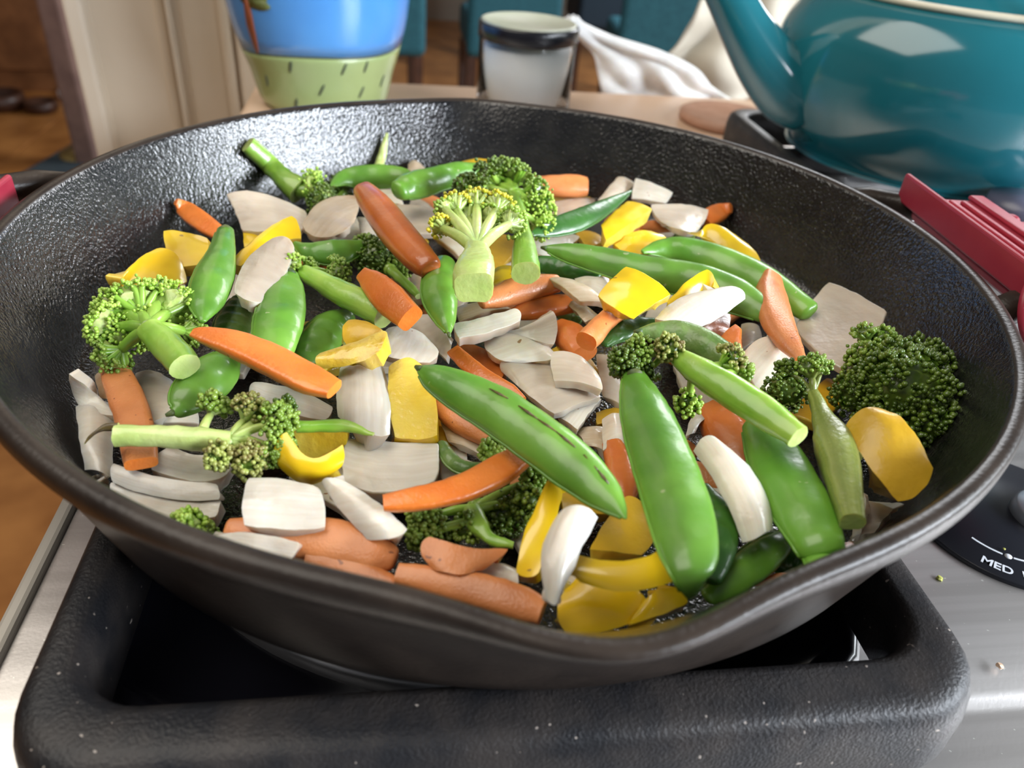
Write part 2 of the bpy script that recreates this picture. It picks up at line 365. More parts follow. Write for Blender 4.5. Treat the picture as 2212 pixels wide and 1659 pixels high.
# dial with its printing
dc = Vector((.2014, -.0396)); du, dv = loc(dc)
dial = empty('burner_dial', (dc.x, dc.y, 0), 0); tag(dial, 'round black burner dial printed MED HI beside the skillet', 'stove dial')
b = MB(); b.lathe([(.0380, 0), (.0380, .0012), (.0374, .0018), (.0001, .0018)], 96); b.build('dial_plate', M['dial'], dial)
b = MB(); b.lathe([(.0128, .0018), (.0128, .003), (.0120, .0055), (.0112, .0062), (.0001, .0062)], 40); b.build('knob', M['knob'], dial).location = (.0150, .0005, 0)
def ring_arc(r0, r1, a0, a1, name, n=14):
    v = []; f = []
    for k in range(n + 1):
        a = math.radians(a0 + (a1 - a0) * k / n)
        for r in (r0, r1): v += [(r * math.cos(a), r * math.sin(a), .0018), (r * math.cos(a), r * math.sin(a), .00195)]
    for k in range(n):
        o = 4 * k; f += [(o + 1, o + 5, o + 7, o + 3), (o, o + 2, o + 6, o + 4), (o, o + 4, o + 5, o + 1), (o + 2, o + 3, o + 7, o + 6)]
    return finish(name, v, f, M['print'], dial, smooth=False)
def ang(px, py): p = at(px, py, .0018); return math.degrees(math.atan2(p.y - dc.y, p.x - dc.x)), math.hypot(p.x - dc.x, p.y - dc.y)
aD, rD = ang(2178, 1202); aL, rL = ang(2098, 1162)
ring_arc(rD - .0004, rD + .0004, aL, aD - 4.5, 'printed_line'); ring_arc(rD - .0004, rD + .0004, aD + 4, aD + 50, 'printed_line')
b = MB(); b.lathe([(.0013, .0018), (.0013, .00196), (.0001, .00196)], 20, 0, (rD * math.cos(math.radians(aD)), rD * math.sin(math.radians(aD)), 0)); b.build('printed_dot', M['print'], dial)
aM, rM = ang(2132, 1213)
def letter(ch, a_deg, r, size):
    cu = bpy.data.curves.new('letter', 'FONT'); cu.body = ch; cu.size = size; cu.extrude = .00005; cu.offset = size * .02; cu.align_x = 'CENTER'; cu.align_y = 'CENTER'
    t = bpy.data.objects.new('tmp', cu); COL.objects.link(t)
    dg = bpy.context.evaluated_depsgraph_get(); me = bpy.data.meshes.new_from_object(t.evaluated_get(dg)); bpy.data.objects.remove(t)
    me.materials.clear(); me.materials.append(M['print'])
    o = bpy.data.objects.new('printed_letter', me); COL.objects.link(o); o.parent = dial
    a = math.radians(a_deg); o.location = (r * math.cos(a), r * math.sin(a), .0019); o.rotation_euler.z = a + math.pi / 2; return o
step = 5.9
for k, ch in enumerate('MED HIGH'):
    if ch != ' ': letter(ch, aM + k * step + (1.2 if ch == 'I' else 0), rM, .0053)

# crumbs on the steel
for (x, y, c, lab) in ((2030, 1249, 'crumb', 'tiny green broccoli crumb on the steel below the dial'), (2160, 1438, 'wood_top', 'small tan crumb on the scratched steel at the right edge'), (2170, 1186, 'crumb', 'tiny yellow speck on the black dial above the printed dot')):
    p = at(x, y, .0025 if y < 1200 else .0005); bm = bmesh.new(); bmesh.ops.create_icosphere(bm, subdivisions=2, radius=.0011 if y > 1200 else .0005)
    for v in bm.verts: v.co *= 1 + .5 * noise.noise(v.co * 1500 + Vector((x, 0, 0))); v.co.z *= .6
    me = bpy.data.meshes.new('crumb'); bm.to_mesh(me); bm.free(); me.materials.append(M[c]); o = bpy.data.objects.new('crumb', me); COL.objects.link(o); o.location = p
    tag(o, lab, 'crumb', 'crumbs on the stove')

# ================================================================ SKILLET
AN, AF = PHI - math.pi / 2, PHI + math.pi / 2
def spout(r, z, a):
    t = max(0, min(1, (z - .050) / .037)); t = t * t
    if r < .12: return r, z
    def bump(c, s, amp):
        d = (a - c + math.pi) % (2 * math.pi) - math.pi; return amp * math.exp(-(d / s) ** 2)
    k = bump(AN, .16, .0105) + bump(AF, .15, .0065)
    return r + k * t, z - .09 * k * t
pan = empty('skillet', (0, 0, 0)); tag(pan, 'large black cast iron skillet full of stir-fried vegetables', 'skillet')
b = MB()
fill = [(.1425 + .0085 * math.sin(a), .0412 + .0065 * (1 - math.cos(a))) for a in [k * math.pi / 2 / 6 * .88 for k in range(7)]]
prof = [(.0001, .041, 0), (.04, .041, 0), (.09, .041, 0), (.13, .041, 0)] + [(r, z, 0) for r, z in fill]
r0, z0 = fill[-1]
for k in range(1, 11): prof.append((r0 + (.1650 - r0) * k / 10, z0 + (.0848 - z0) * k / 10, 0))
prof += [(.1655, .0862, 1), (.1664, .0869, 1), (.1680, .0871, 1), (.1695, .0868, 1), (.1703, .0858, 1), (.1705, .0838, 1), (.1703, .0815, 1), (.1695, .0800, 1), (.1683, .0792, 1), (.1673, .0775, 1)]
for k in range(1, 9): prof.append((.1673 + (.1545 - .1673) * k / 8, .0775 + (.0385 - .0775) * k / 8, 1))
prof += [(.1520, .0358, 1), (.1480, .0352, 1), (.10, .0352, 1), (.0001, .0352, 1)]
b.lathe(prof, 256, 0, (0, 0, 0), spout)
bowl = recalc(b.build('bowl', [M['iron'], M['iron_out']], pan))
# loop handles and the silicone grips on them
for side, az in (('right', PHI + math.radians(3)), ('left', PHI + math.pi)):
    ca, sa = math.cos(az), math.sin(az)
    def hp(r, t, z): return Vector((ca * r - sa * t, sa * r + ca * t, z))
    b = MB(); b.tube([hp(.160, -.055, .076), hp(.178, -.050, .079), hp(.196, -.036, .080), hp(.203, 0, .080), hp(.196, .036, .080), hp(.178, .050, .079), hp(.160, .055, .076)], .0055, 14, n=2.4); recalc(b.build('handle', M['iron_out'], pan))
gr = empty('handle_grip'); tag(gr, 'ribbed red silicone grip on the right handle of the skillet', 'handle grip', 'silicone handle grips')
def grip(gr, az, L0, L1, zt=.0945):
    ca, sa = math.cos(az), math.sin(az)
    def hp(r, t, z): return Vector((ca * r - sa * t, sa * r + ca * t, z))
    def slab_(name, r0, r1, t0, t1, z0, z1, bw=.002):
        b = MB(); v = [hp(r, t, z) for z in (z0, z1) for r, t in ((r0, t0), (r1, t0), (r1, t1), (r0, t1))]
        b.add(v, [(0, 3, 2, 1), (4, 5, 6, 7), (0, 1, 5, 4), (1, 2, 6, 5), (2, 3, 7, 6), (3, 0, 4, 7)]); return bev(b.build(name, M['red'], gr, smooth=False), bw, 3)
    slab_('flange', .1800, .1825, L0, L1, zt - .0125, zt, .0012)
    slab_('sleeve', .182, .215, L0 + .006, L1 - .010, zt - .018, zt - .0065, .004)
    for k in range(3):
        slab_('rib', .1870 + k * .0055, .1895 + k * .0055, L0 + .012, L1 - .018, zt - .0067, zt - .0048, .0008)
    slab_('rim_band', .2055, .2125, L0 + .008, L1 - .011, zt - .0068, zt - .0045, .0014)
    n = int((L1 - L0) / .0085)
    for k in range(n - 4):
        slab_('scallop', .2125, .2175, L0 + .012 + k * .0085, L0 + .0185 + k * .0085, zt - .016, zt - .0055, .0022)
    return hp
hp = grip(gr, math.radians(4.5), -.032, .065)
q = MB(); q.lathe([(.0001, -.0015), (.011, -.0015), (.0135, -.0005), (.0138, .001), (.012, .0022), (.0001, .0026)], 32)
tb = q.build('end_tab', M['red'], gr); tb.location = (.186, -.022, .081); tb.rotation_euler = (math.radians(62), 0, math.radians(35))
g2 = empty('handle_grip'); tag(g2, 'red silicone grip at the left frame edge, on the left handle', 'handle grip', 'silicone handle grips')
grip(g2, PHI + math.pi - math.radians(1.5), -.031, .045, .0885)
# ================================================================ KETTLE
kc = Vector((.300, .318, 0))
kt = empty('kettle', (kc.x, kc.y, .036)); tag(kt, 'glossy teal enamel kettle standing on the back burner', 'kettle')
b = MB(); pr = spline([(.0001, 0), (.088, 0), (.0945, .002), (.0955, .006), (.0985, .012), (.108, .026), (.117, .048), (.1195, .072), (.1165, .094), (.106, .112), (.094, .120)], 60)
pr = [(x, z * .868) for x, z in pr]; b.lathe(pr, 96); recalc(b.build('body', M['kettle'], kt))
b = MB(); b.lathe([(.0935, .1035), (.096, .1045), (.0965, .1065), (.094, .108), (.092, .1065)], 96); recalc(b.build('rim', M['cream_metal'], kt))
b = MB(); b.lathe([(.092, .106), (.080, .115), (.055, .124), (.02, .129), (.0001, .1295)], 64); recalc(b.build('lid', M['kettle'], kt))
b = MB(); b.lathe([(.008, .129), (.007, .136), (.014, .142), (.015, .149), (.009, .154), (.0001, .155)], 32); recalc(b.build('lid_knob', M['dark_handle'], kt))
b = MB(); b.tube(spline([(0, -.098, .09), (0, -.10, .16), (0, -.06, .215), (0, 0, .228), (0, .06, .215), (0, .10, .16), (0, .098, .09)], 30), .006, 12); recalc(b.build('bail_handle', M['dark_handle'], kt))
sp = [aty(1745, 215, .300), aty(1700, 190, .300), aty(1652, 130, .300), aty(1610, 62, .300), aty(1574, -10, .302), aty(1535, -80, .304), aty(1488, -140, .306)]
rr = [70, 70, 64, 54, 48, 42, 37]
pp = spline([(*(q - kt.location), r / FPX * depth(q)) for q, r in zip(sp, rr)], 36)
b = MB(); b.tube([Vector(q[:3]) for q in pp], [q[3] for q in pp], 32, flat=1.0, caps=True); recalc(b.build('spout', M['kettle'], kt))
# chrome ball foot/knob and grey thing at the frame edge right of the kettle
b = MB(); p = at(2215, 430, .036); b.lathe([(.0001, 0), (.016, 0), (.017, .004), (.017, .020), (.013, .028), (.0001, .030)], 32, 0, (0, 0, 0)); o = b.build('salt_cup', M['white_gloss']); o.location = (p.x + .012, p.y + .015, .036)
tag(o, 'white rounded cup edge peeking in right of the kettle base', 'cup')
b = MB(); b.lathe([(.0001, 0), (.020, 0), (.022, .005), (.021, .012), (.0001, .014)], 32); o = b.build('spoon_rest', M['grey_plastic']); o.location = at(2200, 470, .036)
tag(o, 'grey rounded dish behind the right red grip, at the frame edge', 'dish')

# ================================================================ JAR, VASE, COASTER, CLOTH
jp = aty(1130, 245, .455); jc = Vector((jp.x - .001, .462, 0)); 
jar = empty('candle_jar', jc); tag(jar, 'small glass jar with white label, black banded pale lid, on the counter', 'jar')
JR, JH = .0425, .079
b = MB(); b.lathe([(.0001, 0), (JR - .003, 0), (JR, .003), (JR, JH - .006), (JR - .002, JH - .003), (JR - .004, JH - .003), (JR - .003, JH - .008), (JR - .003, .005), (.0001, .004)], 64); recalc(b.build('glass_body', M['glass'], jar))
b = MB(); b.lathe([(.0001, .006), (JR - .0036, .006), (JR - .0036, .060), (.0001, .060)], 64); recalc(b.build('wax_fill', M['wax'], jar))
b = MB(); b.lathe([(JR - .0005, JH - .013), (JR + .0012, JH - .012), (JR + .0012, JH - .001), (JR + .0002, JH), (JR - .003, JH)], 64); recalc(b.build('lid_band', M['black_band'], jar))
b = MB(); b.lathe([(JR - .002, JH - .001), (JR - .001, JH + .0015), (JR - .003, JH + .002), (JR - .004, JH + .0008), (.0001, JH + .0005)], 64); recalc(b.build('lid', M['lid'], jar))

vc = aty(702, 225, .455); VX, VY = vc.x, .455
vase = empty('vase', (VX, VY, 0)); tag(vase, 'hand painted pottery vase, blue sky over pale green, left of the jar', 'vase')
vprof = [(0, .053), (.006, .058), (.03, .064), (.045, .0695), (.07, .077), (.10, .082), (.13, .083), (.16, .078), (.18, .07), (.19, .072)]
def vr(z):
    for (a, ra), (b_, rb) in zip(vprof, vprof[1:]):
        if a <= z <= b_: return (ra + (rb - ra) * (z - a) / (b_ - a)) * (.965 - .25 * max(0, min(.16, z - .04)))
    return vprof[-1][1]
def wave(a): return .052 + .0030 * math.sin(a * 1.0 + 1.1) + .0015 * math.sin(3 * a)
def band(z0f, z1f, m, name, dr=0, n=14, seg=96, a0=0, a1=2 * math.pi, th=.0):
    v = []; f = []
    for j in range(seg + 1):
        a = a0 + (a1 - a0) * j / seg; z0 = z0f(a) if callable(z0f) else z0f; z1 = z1f(a) if callable(z1f) else z1f
        for i in range(n + 1):
            z = z0 + (z1 - z0) * i / n; r = vr(z) + dr; v.append((r * math.cos(a), r * math.sin(a), z))
    for j in range(seg):
        for i in range(n): k = j * (n + 1) + i; f.append((k, k + n + 1, k + n + 2, k + 1))
    o = finish(name, v, f, m, vase)
    s = o.modifiers.new('s', 'SOLIDIFY'); s.thickness = .004 if dr == 0 else .0005; s.offset = -1
    return o
band(0, lambda a: wave(a) - .0012, M['green_glaze'], 'green_body')
band(lambda a: wave(a) - .0012, lambda a: wave(a) + .0004, M['line'], 'painted_line', n=2)
band(lambda a: wave(a) + .0004, .19, M['blue'], 'blue_body')
b = MB(); b.lathe([(.0001, .0005), (.052, .0005), (.052, .002), (.0001, .002)], 48); b.build('base', M['green_glaze'], vase)
af = math.atan2(CAM.y - VY, CAM.x - VX)
def patch(pxa, pya, hw, hh, m, name, tilt=0):
    d = ray(pxa, pya); r = .075
    ox, oy = CAM.x - VX, CAM.y - VY
    for _ in range(4):
        A = d.x ** 2 + d.y ** 2; B = 2 * (ox * d.x + oy * d.y); C_ = ox * ox + oy * oy - r * r; D = B * B - 4 * A * C_
        if D < 0: return
        t = (-B - math.sqrt(D)) / (2 * A); z = CAM.z + t * d.z; r = vr(max(0, min(.19, z)))
    a = math.atan2(oy + t * d.y, ox + t * d.x)
    v = []; f = []; n = 20
    v.append((a, z)); v += [(a + (hw * math.cos(k * 2 * math.pi / n) + tilt * hh * math.sin(k * 2 * math.pi / n)) / r, z + hh * math.sin(k * 2 * math.pi / n)) for k in range(n)]
    vv = [((vr(zz) + .0006) * math.cos(aa), (vr(zz) + .0006) * math.sin(aa), zz) for aa, zz in v]
    f = [(0, k + 1, (k + 1) % n + 1) for k in range(n)]
    o = finish(name, vv, f, m, vase); s = o.modifiers.new('s', 'SOLIDIFY'); s.thickness = .0007; s.offset = -1
for (x, y, t) in ((628, 145, .3), (743, 150, .4), (577, 175, .2), (695, 195, .5), (640, 225, .3), (780, 200, .4), (790, 145, .2), (825, 175, .3)): patch(x, y, .0011, .0050, M['line'], 'painted_dash', t)
patch(541, 55, .0042, .022, M['trunk'], 'painted_trunk', .08)
patch(542, -8, .015, .0085, M['leafblob'], 'painted_treetop')
patch(560, 12, .010, .0035, M['leafblob'], 'painted_treetop')

cs = at(1572, 252, .006); b = MB(); b.lathe([(.0001, 0), (.043, 0), (.046, .002), (.046, .008), (.043, .0095), (.038, .0085), (.0001, .008)], 64); o = b.build('coaster', M['coaster']); o.location = (cs.x, cs.y, .0)
tag(o, 'round terracotta coaster on the counter behind the kettle spout', 'coaster')
b = MB(); b.tube(spline([(*at(1590, 262, .010), 0), (*at(1612, 256, .012), 0), (*at(1650, 250, .012), 0)], 8) and [Vector(q[:3]) for q in spline([(*at(1590, 265, .011), 0), (*at(1612, 258, .013), 0), (*at(1650, 250, .013), 0)], 8)], [.002, .004, .006, .006, .005, .005, .005, .005, .005], 10)
o = recalc(b.build('wooden_spoon', M['wood_mid'])); tag(o, 'brown wooden spoon end lying on the terracotta coaster', 'spoon')

# crumpled cloth: a folded sheet hanging in from the upper right, on the far counter edge
def cloth(name, outline, yv, m, label, cat, amp, seed):
    """outline: rows of (left px, right px, py); gathered sheet with real folds and thickness"""
    v = []; f = []; rows = spline(outline, 36); W = 46
    for j, (xl, xr, py) in enumerate(rows):
        for i in range(W + 1):
            px_ = xl + (xr - xl) * i / W
            p = aty(px_, py, yv)
            s_ = i / W
            fold = amp * (.6 * math.sin(s_ * 11 + j * .09 + seed) + .3 * math.sin(s_ * 19 - j * .13 + 2 * seed)) + amp * 1.2 * noise.noise(Vector((s_ * 5, j * .12, seed)))
            p = p + Vector((0, fold, 0)); v.append(p)
    for j in range(36):
        for i in range(W): k = j * (W + 1) + i; f.append((k, k + 1, k + W + 2, k + W + 1))
    o = finish(name, v, f, M[m]); s = o.modifiers.new('s', 'SOLIDIFY'); s.thickness = .004; tag(o, label, cat); return o
cloth('white_cloth', [(1222, 1240, 38), (1236, 1262, 58), (1262, 1330, 88), (1282, 1430, 118), (1290, 1500, 150), (1296, 1530, 180), (1305, 1560, 202), (1312, 1585, 216)], .60, 'white_cloth', 'crumpled white cloth heaped behind the counter, between jar and kettle', 'cloth', .006, 1.3)
cloth('cream_curtain', [(1560, 1800, -140), (1535, 1800, -60), (1508, 1800, 0), (1490, 1800, 40), (1462, 1800, 90), (1430, 1800, 125), (1420, 1800, 170), (1420, 1800, 215)], .66, 'wall', 'cream gathered curtain hanging behind the kettle spout', 'curtain', .016, 4.1)

# ================================================================ DINING AREA (far, blurred)
def chair(loc_, rz, label, m='teal'):
    c = empty('dining_chair', loc_, rz); tag(c, label, 'chair', 'teal dining chairs')
    def bx(name, a, b_, mm, bw=.015): q = MB(); q.box(a, b_); return bev(q.build(name, M[mm], c, smooth=False), bw, 3)
    bx('seat', (-.20, -.20, .36), (.20, .23, .50), m, .03)
    bx('backrest', (-.205, -.25, .345), (.205, -.19, 1.02), m, .03)
    bx('seat_rail', (-.19, -.185, .33), (.19, .215, .36), 'wood_dark', .004)
    for x in (-.175, .175):
        for y in (-.17, .20): bx('leg', (x - .022, y - .022, 0), (x + .022, y + .022, .34), 'wood_dark', .004)
    return c
def cp(px_, d): p = aty(px_, 120, d); return (p.x, p.y, -.9)
chair((-.66, 3.45, -.9), PHI + .05, 'teal dining chair seen just right of the painted vase')
chair((-.08, 3.60, -.9), PHI + .02, 'teal dining chair directly behind the jar')
chair((.60, 3.55, -.9), PHI - .10, 'teal dining chair above the crumpled white cloth')
nv = chair((.40, 4.2, -.9), PHI, 'dark navy chair back between the jar and the white cloth', 'navy'); nv['group'] = 'navy chair'; nv.scale = (.8, .8, 1.1)
tb_ = empty('dining_table', (.1, 5.15, -.9), PHI); tag(tb_, 'dark brown wooden dining table behind the teal chairs', 'table')
b = MB(); b.box((-.9, -.45, .70), (.9, .45, .745)); bev(b.build('tabletop', M['wood_mid'], tb_, smooth=False), .01)
b = MB(); b.box((-.84, -.39, .60), (.84, .39, .70)); b.build('apron', M['wood_dark'], tb_, smooth=False)
for x in (-.8, .8):
    for y in (-.36, .36):
        b = MB(); b.tube([(x, y, 0), (x, y, .6)], [.03, .045], 12); recalc(b.build('leg', M['wood_dark'], tb_))
pedp = aty(948, 60, 2.9); pd = MB(); pd.box((-.05, -.05, 0), (.05, .05, .62)); pl = bev(pd.build('table_pedestal', M['wood_mid'], tb_, smooth=False), .01); pl.location = (pedp.x - tb_.location.x + .0, -.1, 0)
# left far side: brown cabinet, dark things on the floor, rug
cab = empty('brown_cabinet', (aty(30, 40, 3.4).x - .25, 3.4, -.9), PHI + .1); tag(cab, 'reddish brown wooden cabinet in the far left corner', 'cabinet')
for (nm, a, c_) in (('carcass', (-.6, 0, 0), (.62, .5, 1.4)), ('door', (-.55, -.02, .1), (0, 0, 1.3)), ('door', (.02, -.02, .1), (.57, 0, 1.3))):
    b = MB(); b.box(a, c_); bev(b.build(nm, M['wood_brown'], cab, smooth=False), .006)
lp = aty(138, 100, 2.6); b = MB(); b.box((-.04, -.04, 0), (.04, .04, 1.4)); o = bev(b.build('furniture_post', M['mauve'], None, smooth=False), .01); o.location = (lp.x, lp.y, -.9)
tag(o, 'mauve brown post standing at the left edge of the cream column', 'post')
for (x, y, s, m, lab, nm, ct_) in ((0, 215, .10, 'wood_dark', 'dark low basket on the floor by the brown cabinet', 'basket', 'basket'), (88, 228, .07, 'wood_dark', 'dark bundle on the floor right of the low basket', 'bundle', 'bundle'), (155, 203, .06, 'white_gloss', 'bright white bowl beside the cream column', 'bowl', 'bowl')):
    p = at(x, y, -.9 + s * .4); q = MB(); pass
    q.lathe([(.0001, 0), (s * .8, 0), (s, s * .3), (s * .95, s * .7), (s * .8, s * .72), (s * .7, s * .2), (.0001, s * .15)], 32)
    o = recalc(q.build(nm, M[m])); o.location = (p.x, p.y, -.9); tag(o, lab, ct_)
p = at(30, 392, -.9); p2 = at(200, 292, -.9)
b = MB(); b.box((-.5, -.9, 0), (.70, 0, .012)); rg = bev(b.build('rug', M['rug'], None, smooth=False), .004); rg.location = (p.x, p.y, -.897); rg.rotation_euler.z = math.atan2(p2.y - p.y, p2.x - p.x)
tag(rg, 'dark slate rug with yellow patches on the wooden floor', 'rug')
RI = Matrix.Rotation(-rg.rotation_euler.z, 3, 'Z')
for (px_, py_, a, c_) in ((150, 322, .13, .09), (195, 300, .10, .07), (60, 400, .09, .05)):
    q = MB(); q.lathe([(a, 0), (a, .003), (.0001, .003)], 24, 0, (0, 0, 0)); o = q.build('rug_patch', M['rug_yellow'], rg); l = RI @ (at(px_, py_, -.885) - rg.location); o.location = (l.x, min(l.y, -c_ - .01), .0125); o.scale = (1, c_ / a, 1)

# ================================================================ VEGETABLES
GROUP = {'onion': 'onion pieces in the skillet', 'carrot': 'carrot pieces in the skillet', 'pepper': 'yellow pepper pieces in the skillet', 'snap pea': 'snap peas in the skillet', 'broccoli': 'broccoli florets in the skillet'}
VIEWUP = Vector((0, -.45, .9)).normalized()
def base(name, label, kind, o): return tag(o, label, kind, GROUP[kind])
def slabmesh(b, pts, h, t, bulge, slots=(0, 1, 2), nu=12, nv=10, rough=.0004, seed=0, edge=.35):
    pts = [(q[0], q[1], h + (q[2] if len(q) > 2 else 0)) for q in pts]
    if len(pts) == 4:
        a, c, e, g = pts
        mid = lambda p, q: tuple((i + j) / 2 for i, j in zip(p, q))
        pts = [a, mid(a, c), c, mid(c, e), e, mid(e, g), g, mid(g, a)]
    for k in range(0, 90):
        ok = None
        for s in ((1, -1) if k else (1,)):
            sh = s * k * .5
            if min(q[2] for q in pts) + sh < 1.5 and s < 0: continue
            A_ = [at(q[0], q[1], ZF + max(1.5, q[2] + sh) / 1000) for q in pts]
            if all(math.hypot(p.x, p.y) < wall_r(p.z - ZF) - .003 for p in A_): ok = A_; break
        if ok: break
    W3 = ok or [P(*q) for q in pts]
    tl, mt, tr, mr, br, mb_, bl, ml = W3
    N1 = (tr - bl).cross(tl - br).normalized()
    if N1.z < 0: N1 = -N1
    def S(u, v):
        x, y = 2 * u - 1, 1 - 2 * v
        sh = [(.25 * (1 - x) * (1 + y) * (-x + y - 1), tl), (.5 * (1 - x * x) * (1 + y), mt), (.25 * (1 + x) * (1 + y) * (x + y - 1), tr), (.5 * (1 - y * y) * (1 + x), mr),
              (.25 * (1 + x) * (1 - y) * (x - y - 1), br), (.5 * (1 - x * x) * (1 - y), mb_), (.25 * (1 - x) * (1 - y) * (-x - y - 1), bl), (.5 * (1 - y * y) * (1 - x), ml)]
        p = Vector((0, 0, 0))
        for k, q in sh: p += q * k
        return p + N1 * .55 * (bulge[0] * (1 - x * x) + bulge[1] * (1 - y * y))
    def uw(s, rnd):   # squeeze corners a little for rounding
        return s
    top = []; 
    for j in range(nv + 1):
        for i in range(nu + 1):
            u, v = i / nu, j / nv
            # rounded corners
            x, y = 2 * u - 1, 2 * v - 1
            k = 1 - .035 * (x * x * y * y) ** 2
            p = S((x * k + 1) / 2, (y * k + 1) / 2)
            e = max(abs(x), abs(y))
            nz = noise.noise_vector(p * 260 + Vector((seed, 0, 0))) * rough
            top.append(p + nz)
    nn = []
    W1 = nu + 1
    for j in range(nv + 1):
        for i in range(nu + 1):
            a = top[j * W1 + min(i + 1, nu)] - top[j * W1 + max(i - 1, 0)]; c = top[min(j + 1, nv) * W1 + i] - top[max(j - 1, 0) * W1 + i]
            n_ = a.cross(c)
            if n_.length < 1e-12: n_ = N1.copy()
            n_.normalize()
            if n_.dot(N1) < 0: n_ = -n_
            nn.append(n_)
    v = []; uv = []; f = []; m = []
    # top inset ring lowered for rounded edges
    for j in range(nv + 1):
        for i in range(nu + 1):
            v.append(top[j * W1 + i]); uv.append((i / nu, j / nv))
    off = len(v)
    for j in range(nv + 1):
        for i in range(nu + 1):
            v.append(top[j * W1 + i] - nn[j * W1 + i] * t); uv.append((i / nu, j / nv))
    for j in range(nv):
        for i in range(nu):
            k = j * W1 + i
            f.append((k, k + W1, k + W1 + 1, k + 1)); m.append(slots[0])
            f.append((off + k, off + k + 1, off + k + W1 + 1, off + k + W1)); m.append(slots[2])
    for i in range(nu):
        for (k, fl_) in ((i, 0), (nv * W1 + i, 1)):
            q = (k, k + 1, off + k + 1, off + k); f.append(q if not fl_ else tuple(reversed(q))); m.append(slots[1])
    for j in range(nv):
        for (k, fl_) in ((j * W1, 1), (j * W1 + nu, 0)):
            q = (k, k + W1, off + k + W1, off + k); f.append(q if not fl_ else tuple(reversed(q))); m.append(slots[1])
    b.add(v, f, m, uv)
SEED = [0]
def slab(kind, name, label, pts, h, t=.0032, bulge=(.001, .001), mats=None, extra=(), bw=None, nu=12, nv=10, rough=.0004):
    SEED[0] += 1
    b = MB(); slabmesh(b, pts, h, t, bulge, seed=SEED[0] * 3.1, nu=nu, nv=nv, rough=rough)
    for e in extra: slabmesh(b, e[0], e[1], e[2], e[3], seed=SEED[0] * 5.7, rough=rough, slots=e[4] if len(e) > 4 else (0, 1, 2))
    o = recalc(b.build(name, [M[x] for x in mats])); bev(o, bw or min(.0006, t * .2), 3, .7).modifiers['bevel'].harden_normals = True
    return base(name, label, kind, o)
def onion(label, pts, h, mat_='onion', t=.0030, bulge=(.0022, .0008), **k): return slab('onion', 'onion_piece', label, pts, h, t, bulge, (mat_, {'onion': 'onion_clear', 'onion_long': 'onion_clear', 'onion_clear': 'onion', 'onion_brown': 'onion_clear'}[mat_], mat_), **k)
def pepper(label, pts, h, top='pepper', t=.0045, bulge=(.0012, .0012), side='pepper_flesh', **k): return slab('pepper', 'pepper_piece', label, pts, h, t, bulge, (top, side, side), bw=.0009, **k)
def carrot_slab(label, pts, h, top='carrot_cut', side='carrot', t=.006, bulge=(.0002, .0004), **k): return slab('carrot', 'carrot_stick', label, pts, h, t, bulge, (top, side, 'carrot'), bw=.0008, **k)

def sweep(pts, h, n=2.0, flat=.8, seg=20, K=18, roll=0, mod=None, ends=.6, jit=.00025, upv=None, cut=None, endround=True, seed=0):
    """pts (x, y, halfwidth px[, dh]); returns verts, faces, mats"""
    pp = [(q[0], q[1], q[2], h + (q[3] if len(q) > 3 else 0)) for q in pts]
    sm = spline(pp, K)
    path = []; rad = []
    for q in sm:
        p = P(q[0], q[1], q[3]); path.append(p); rad.append(max(.0004, q[2]) * depth(p) / FPX)
    for _ in range(2):   # smooth wall clamping kinks
        path = [path[0]] + [(path[i - 1] + path[i] * 2 + path[i + 1]) / 4 for i in range(1, K)] + [path[-1]]
    v = []; f = []; m = []; uv = []
    for i in range(K + 1):
        t = (path[min(i + 1, K)] - path[max(i - 1, 0)]).normalized()
        view = (CAM - path[i]).normalized()
        up0 = (upv or (view * .75 + Vector((0, 0, .45)))).normalized()
        sd = t.cross(up0).normalized(); upp = sd.cross(t).normalized()
        if roll: q = Matrix.Rotation(math.radians(roll), 3, t); sd = q @ sd; upp = q @ upp
        s_ = i / K
        md = mod(s_) if mod else 1
        for j in range(seg):
            a = 2 * math.pi * j / seg; c, sn = math.cos(a), math.sin(a)
            x = math.copysign(abs(c) ** (2 / n), c); y = math.copysign(abs(sn) ** (2 / n), sn)
            if cut is not None and sn > 0: y *= cut
            p = path[i] + sd * x * rad[i] + upp * y * rad[i] * flat * md
            v.append(p + noise.noise_vector(p * 330 + Vector((seed, 1, 2))) * jit); uv.append((j / seg, s_))
    for i in range(K):
        for j in range(seg):
            j2 = (j + 1) % seg; f.append((i * seg + j, i * seg + j2, (i + 1) * seg + j2, (i + 1) * seg + j))
            m.append(1 if (cut is not None and 0 <= j < seg / 2) else 0)
    for (i, s_) in ((0, -1), (K, 1)):
        c = sum((v[i * seg + j] for j in range(seg)), Vector()) / seg
        t = (path[min(i + 1, K)] - path[max(i - 1, 0)]).normalized() * s_
        if endround:
            r = rad[i]; base_ = len(v)
            for j in range(seg): v.append(c + (v[i * seg + j] - c) * .78 + t * r * .28); uv.append((j / seg, i / K))
            v.append(c + t * r * .34); uv.append((.5, i / K))
            for j in range(seg):
                j2 = (j + 1) % seg; f.append((i * seg + j, i * seg + j2, base_ + j2, base_ + j)); m.append(0)
                f.append((base_ + j, base_ + j2, base_ + seg)); m.append(0)
        else:
            base_ = len(v); 
            for j in range(seg): v.append(v[i * seg + j].copy()); uv.append((j / seg, i / K))
            f.append(tuple(base_ + j for j in range(seg))); m.append(2)
    return v, f, m, uv, path, rad
